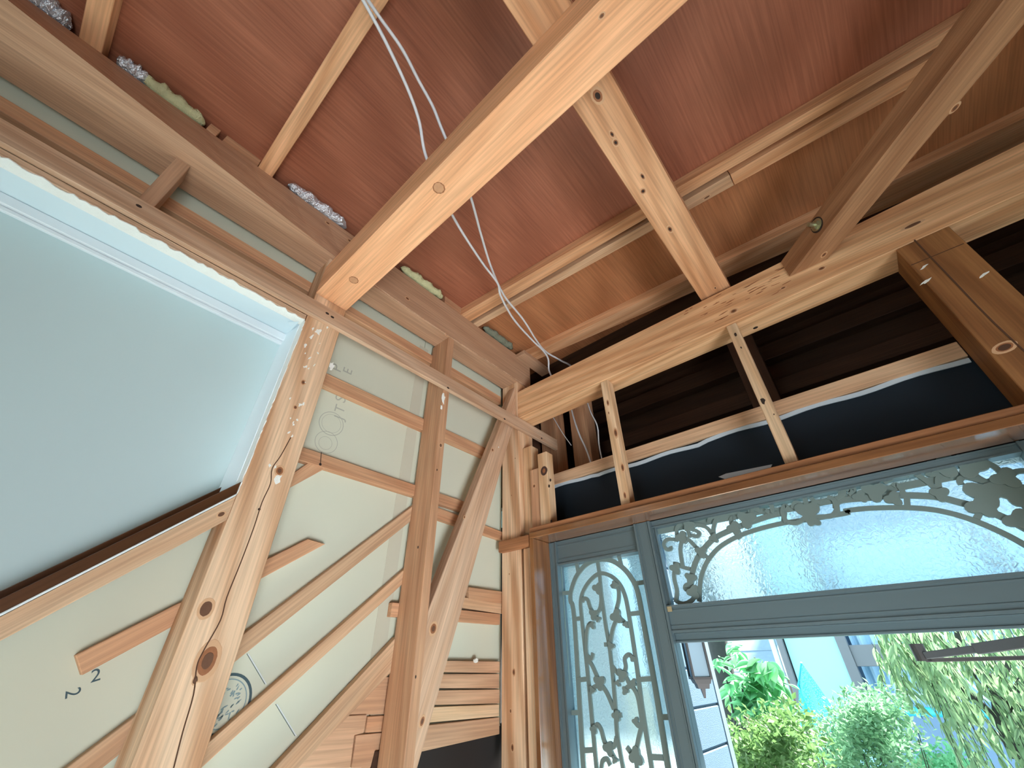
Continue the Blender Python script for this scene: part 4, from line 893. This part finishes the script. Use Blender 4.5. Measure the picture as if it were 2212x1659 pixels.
shrub('garden_shrub', 'sparse bare-twigged shrub between the two dense ones', [(1765, 1600, 45, 70)], 4.5, 420, .034, 'leaf_fine', 26)
# green garden net
YN_ = 5.5; A_, B_, C_, D_ = px(1731, 1431, y=YN_), px(1724, 1480, y=YN_ + .1), px(1726, 1640, y=YN_ + .1), px(1800, 1530, y=YN_ - .2)
nt_ = tag(empty('garden_net', Vector((A_.x, YN_, -.2))), 'teal garden net hung from a cane between the shrubs', 'net')
bm = bmesh.new(); g = []; m_, n_ = 16, 20; E_ = px(1810, 1640, y=YN_ - .2)
for i in range(m_ + 1):
    row = []
    for j in range(n_ + 1):
        s_, t_ = i / m_, j / n_; L_ = A_.lerp(C_, t_) if t_ > 0 else A_; L_ = A_.lerp(B_, min(1, t_ * 3.3)) if t_ < .3 else B_.lerp(C_, (t_ - .3) / .7)
        R__ = A_.lerp(D_, min(1, t_ * 1.6)) if t_ < .62 else D_.lerp(E_, (t_ - .62) / .38)
        p = L_.lerp(R__, s_); p.y += .06 * math.sin(s_ * 14 + t_ * 2) * t_; row.append(bm.verts.new(p))
    g.append(row)
for i in range(m_):
    for j in range(n_): bm.faces.new((g[i][j], g[i + 1][j], g[i + 1][j + 1], g[i][j + 1]))
bm_obj('netting', bm, 'net', nt_, None, True)
bm = bmesh.new(); tube_mesh(bm, [Vector((A_.x - .03, YN_ + .1, -.2)), B_, A_], .008, 6); bm_obj('cane', bm, 'aqua_pipe', nt_)
# weeping tree
YW = 4.6
tr = tag(empty('weeping_tree', Vector((px(2160, 1600, y=YW).x, YW, -.2))), 'weeping tree with twisted dark branches and trailing pale leaves', 'tree')
for br_ in ([(2230, 1680, .03), (2165, 1560, .03), (2140, 1540, .028), (2085, 1490, .024), (2082, 1472, .018)], [(2200, 1640, .04), (2165, 1560, .035), (2148, 1480, .03), (2110, 1440, .028), (2075, 1400, .02), (2068, 1355, .016)], [(2148, 1480, .022), (2170, 1450, .02), (2185, 1420, .016)], [(2140, 1500, .014), (2110, 1470, .010), (2095, 1430, .007)], [(2165, 1560, .02), (2200, 1480, .018), (2230, 1430, .015)]):
    bm = bmesh.new(); P = smooth([px(u, v, y=YW) for u, v, r in br_], 5); rs = [b[2] for b in br_]
    tube_mesh(bm, P, rs[0], 8, lambda t: 1 + (rs[-1] / rs[0] - 1) * t); bm_obj('branch', bm, 'bark', tr, None, True)
bm = bmesh.new(); tube_mesh(bm, [Vector((px(2230, 1680, y=YW).x, YW, -.2)), px(2230, 1680, y=YW)], .05, 8, lambda t: 1 - .3 * t); bm_obj('trunk', bm, 'bark', tr)
wlm = leafmesh('leaf', .085, .022, .2, 5, 'leaf_willow', .25)
cnt = 0; bmx = bmesh.new(); rw = random.Random(11); bt = bmesh.new()
wv_ = [Vector(v.co) for v in wlm.vertices]; wf_ = [list(p.vertices) for p in wlm.polygons]
strands = []
for q in range(190):
    u0 = rw.uniform(1875, 2260); v0 = rw.uniform(1270, 1560) if u0 > 2000 else rw.uniform(1270, 1400)
    if 2040 < u0 < 2130 and 1430 < v0 < 1560: continue
    strands.append((u0, v0))
for (u0, v0) in strands:
    yy = YW + rw.uniform(-.5, .6); a = px(u0, v0, y=yy); ln_ = rw.uniform(.35, .95) * (1.0 if u0 > 1960 else .62); pts = []; dx = rw.uniform(-.10, .16)
    for k in range(14):
        t = k / 13; pts.append(a + Vector((dx * t, rw.uniform(-.01, .01), -ln_ * t)))
    tube_mesh(bt, pts, .002, 4)
    for k in range(1, 14):
        for sd_ in (0, 1):
            d = Vector((rw.uniform(-.8, .8), rw.uniform(-.6, .6), -1.0)); M = Matrix.Translation(pts[k]) @ orient(d, rw.uniform(-1.5, 1.5)) @ Matrix.Scale(rw.uniform(.7, 1.25), 4)
            if cnt < 300 and yy < YW - .05 and 1880 < u0 < 2215 and v0 + k * 12 > 1350: link('leaf', wlm, None, M, tr); cnt += 1
            else:
                vs_ = [bmx.verts.new(M @ c) for c in wv_]
                for f in wf_: bmx.faces.new([vs_[i] for i in f])
me = bpy.data.meshes.new('trailing_leaves'); bmx.to_mesh(me); bmx.free(); tag(link('trailing_leaves', me, 'leaf_willow', None, tr), kind='stuff')
bm_obj('trailing_twigs', bt, 'bark', tr)
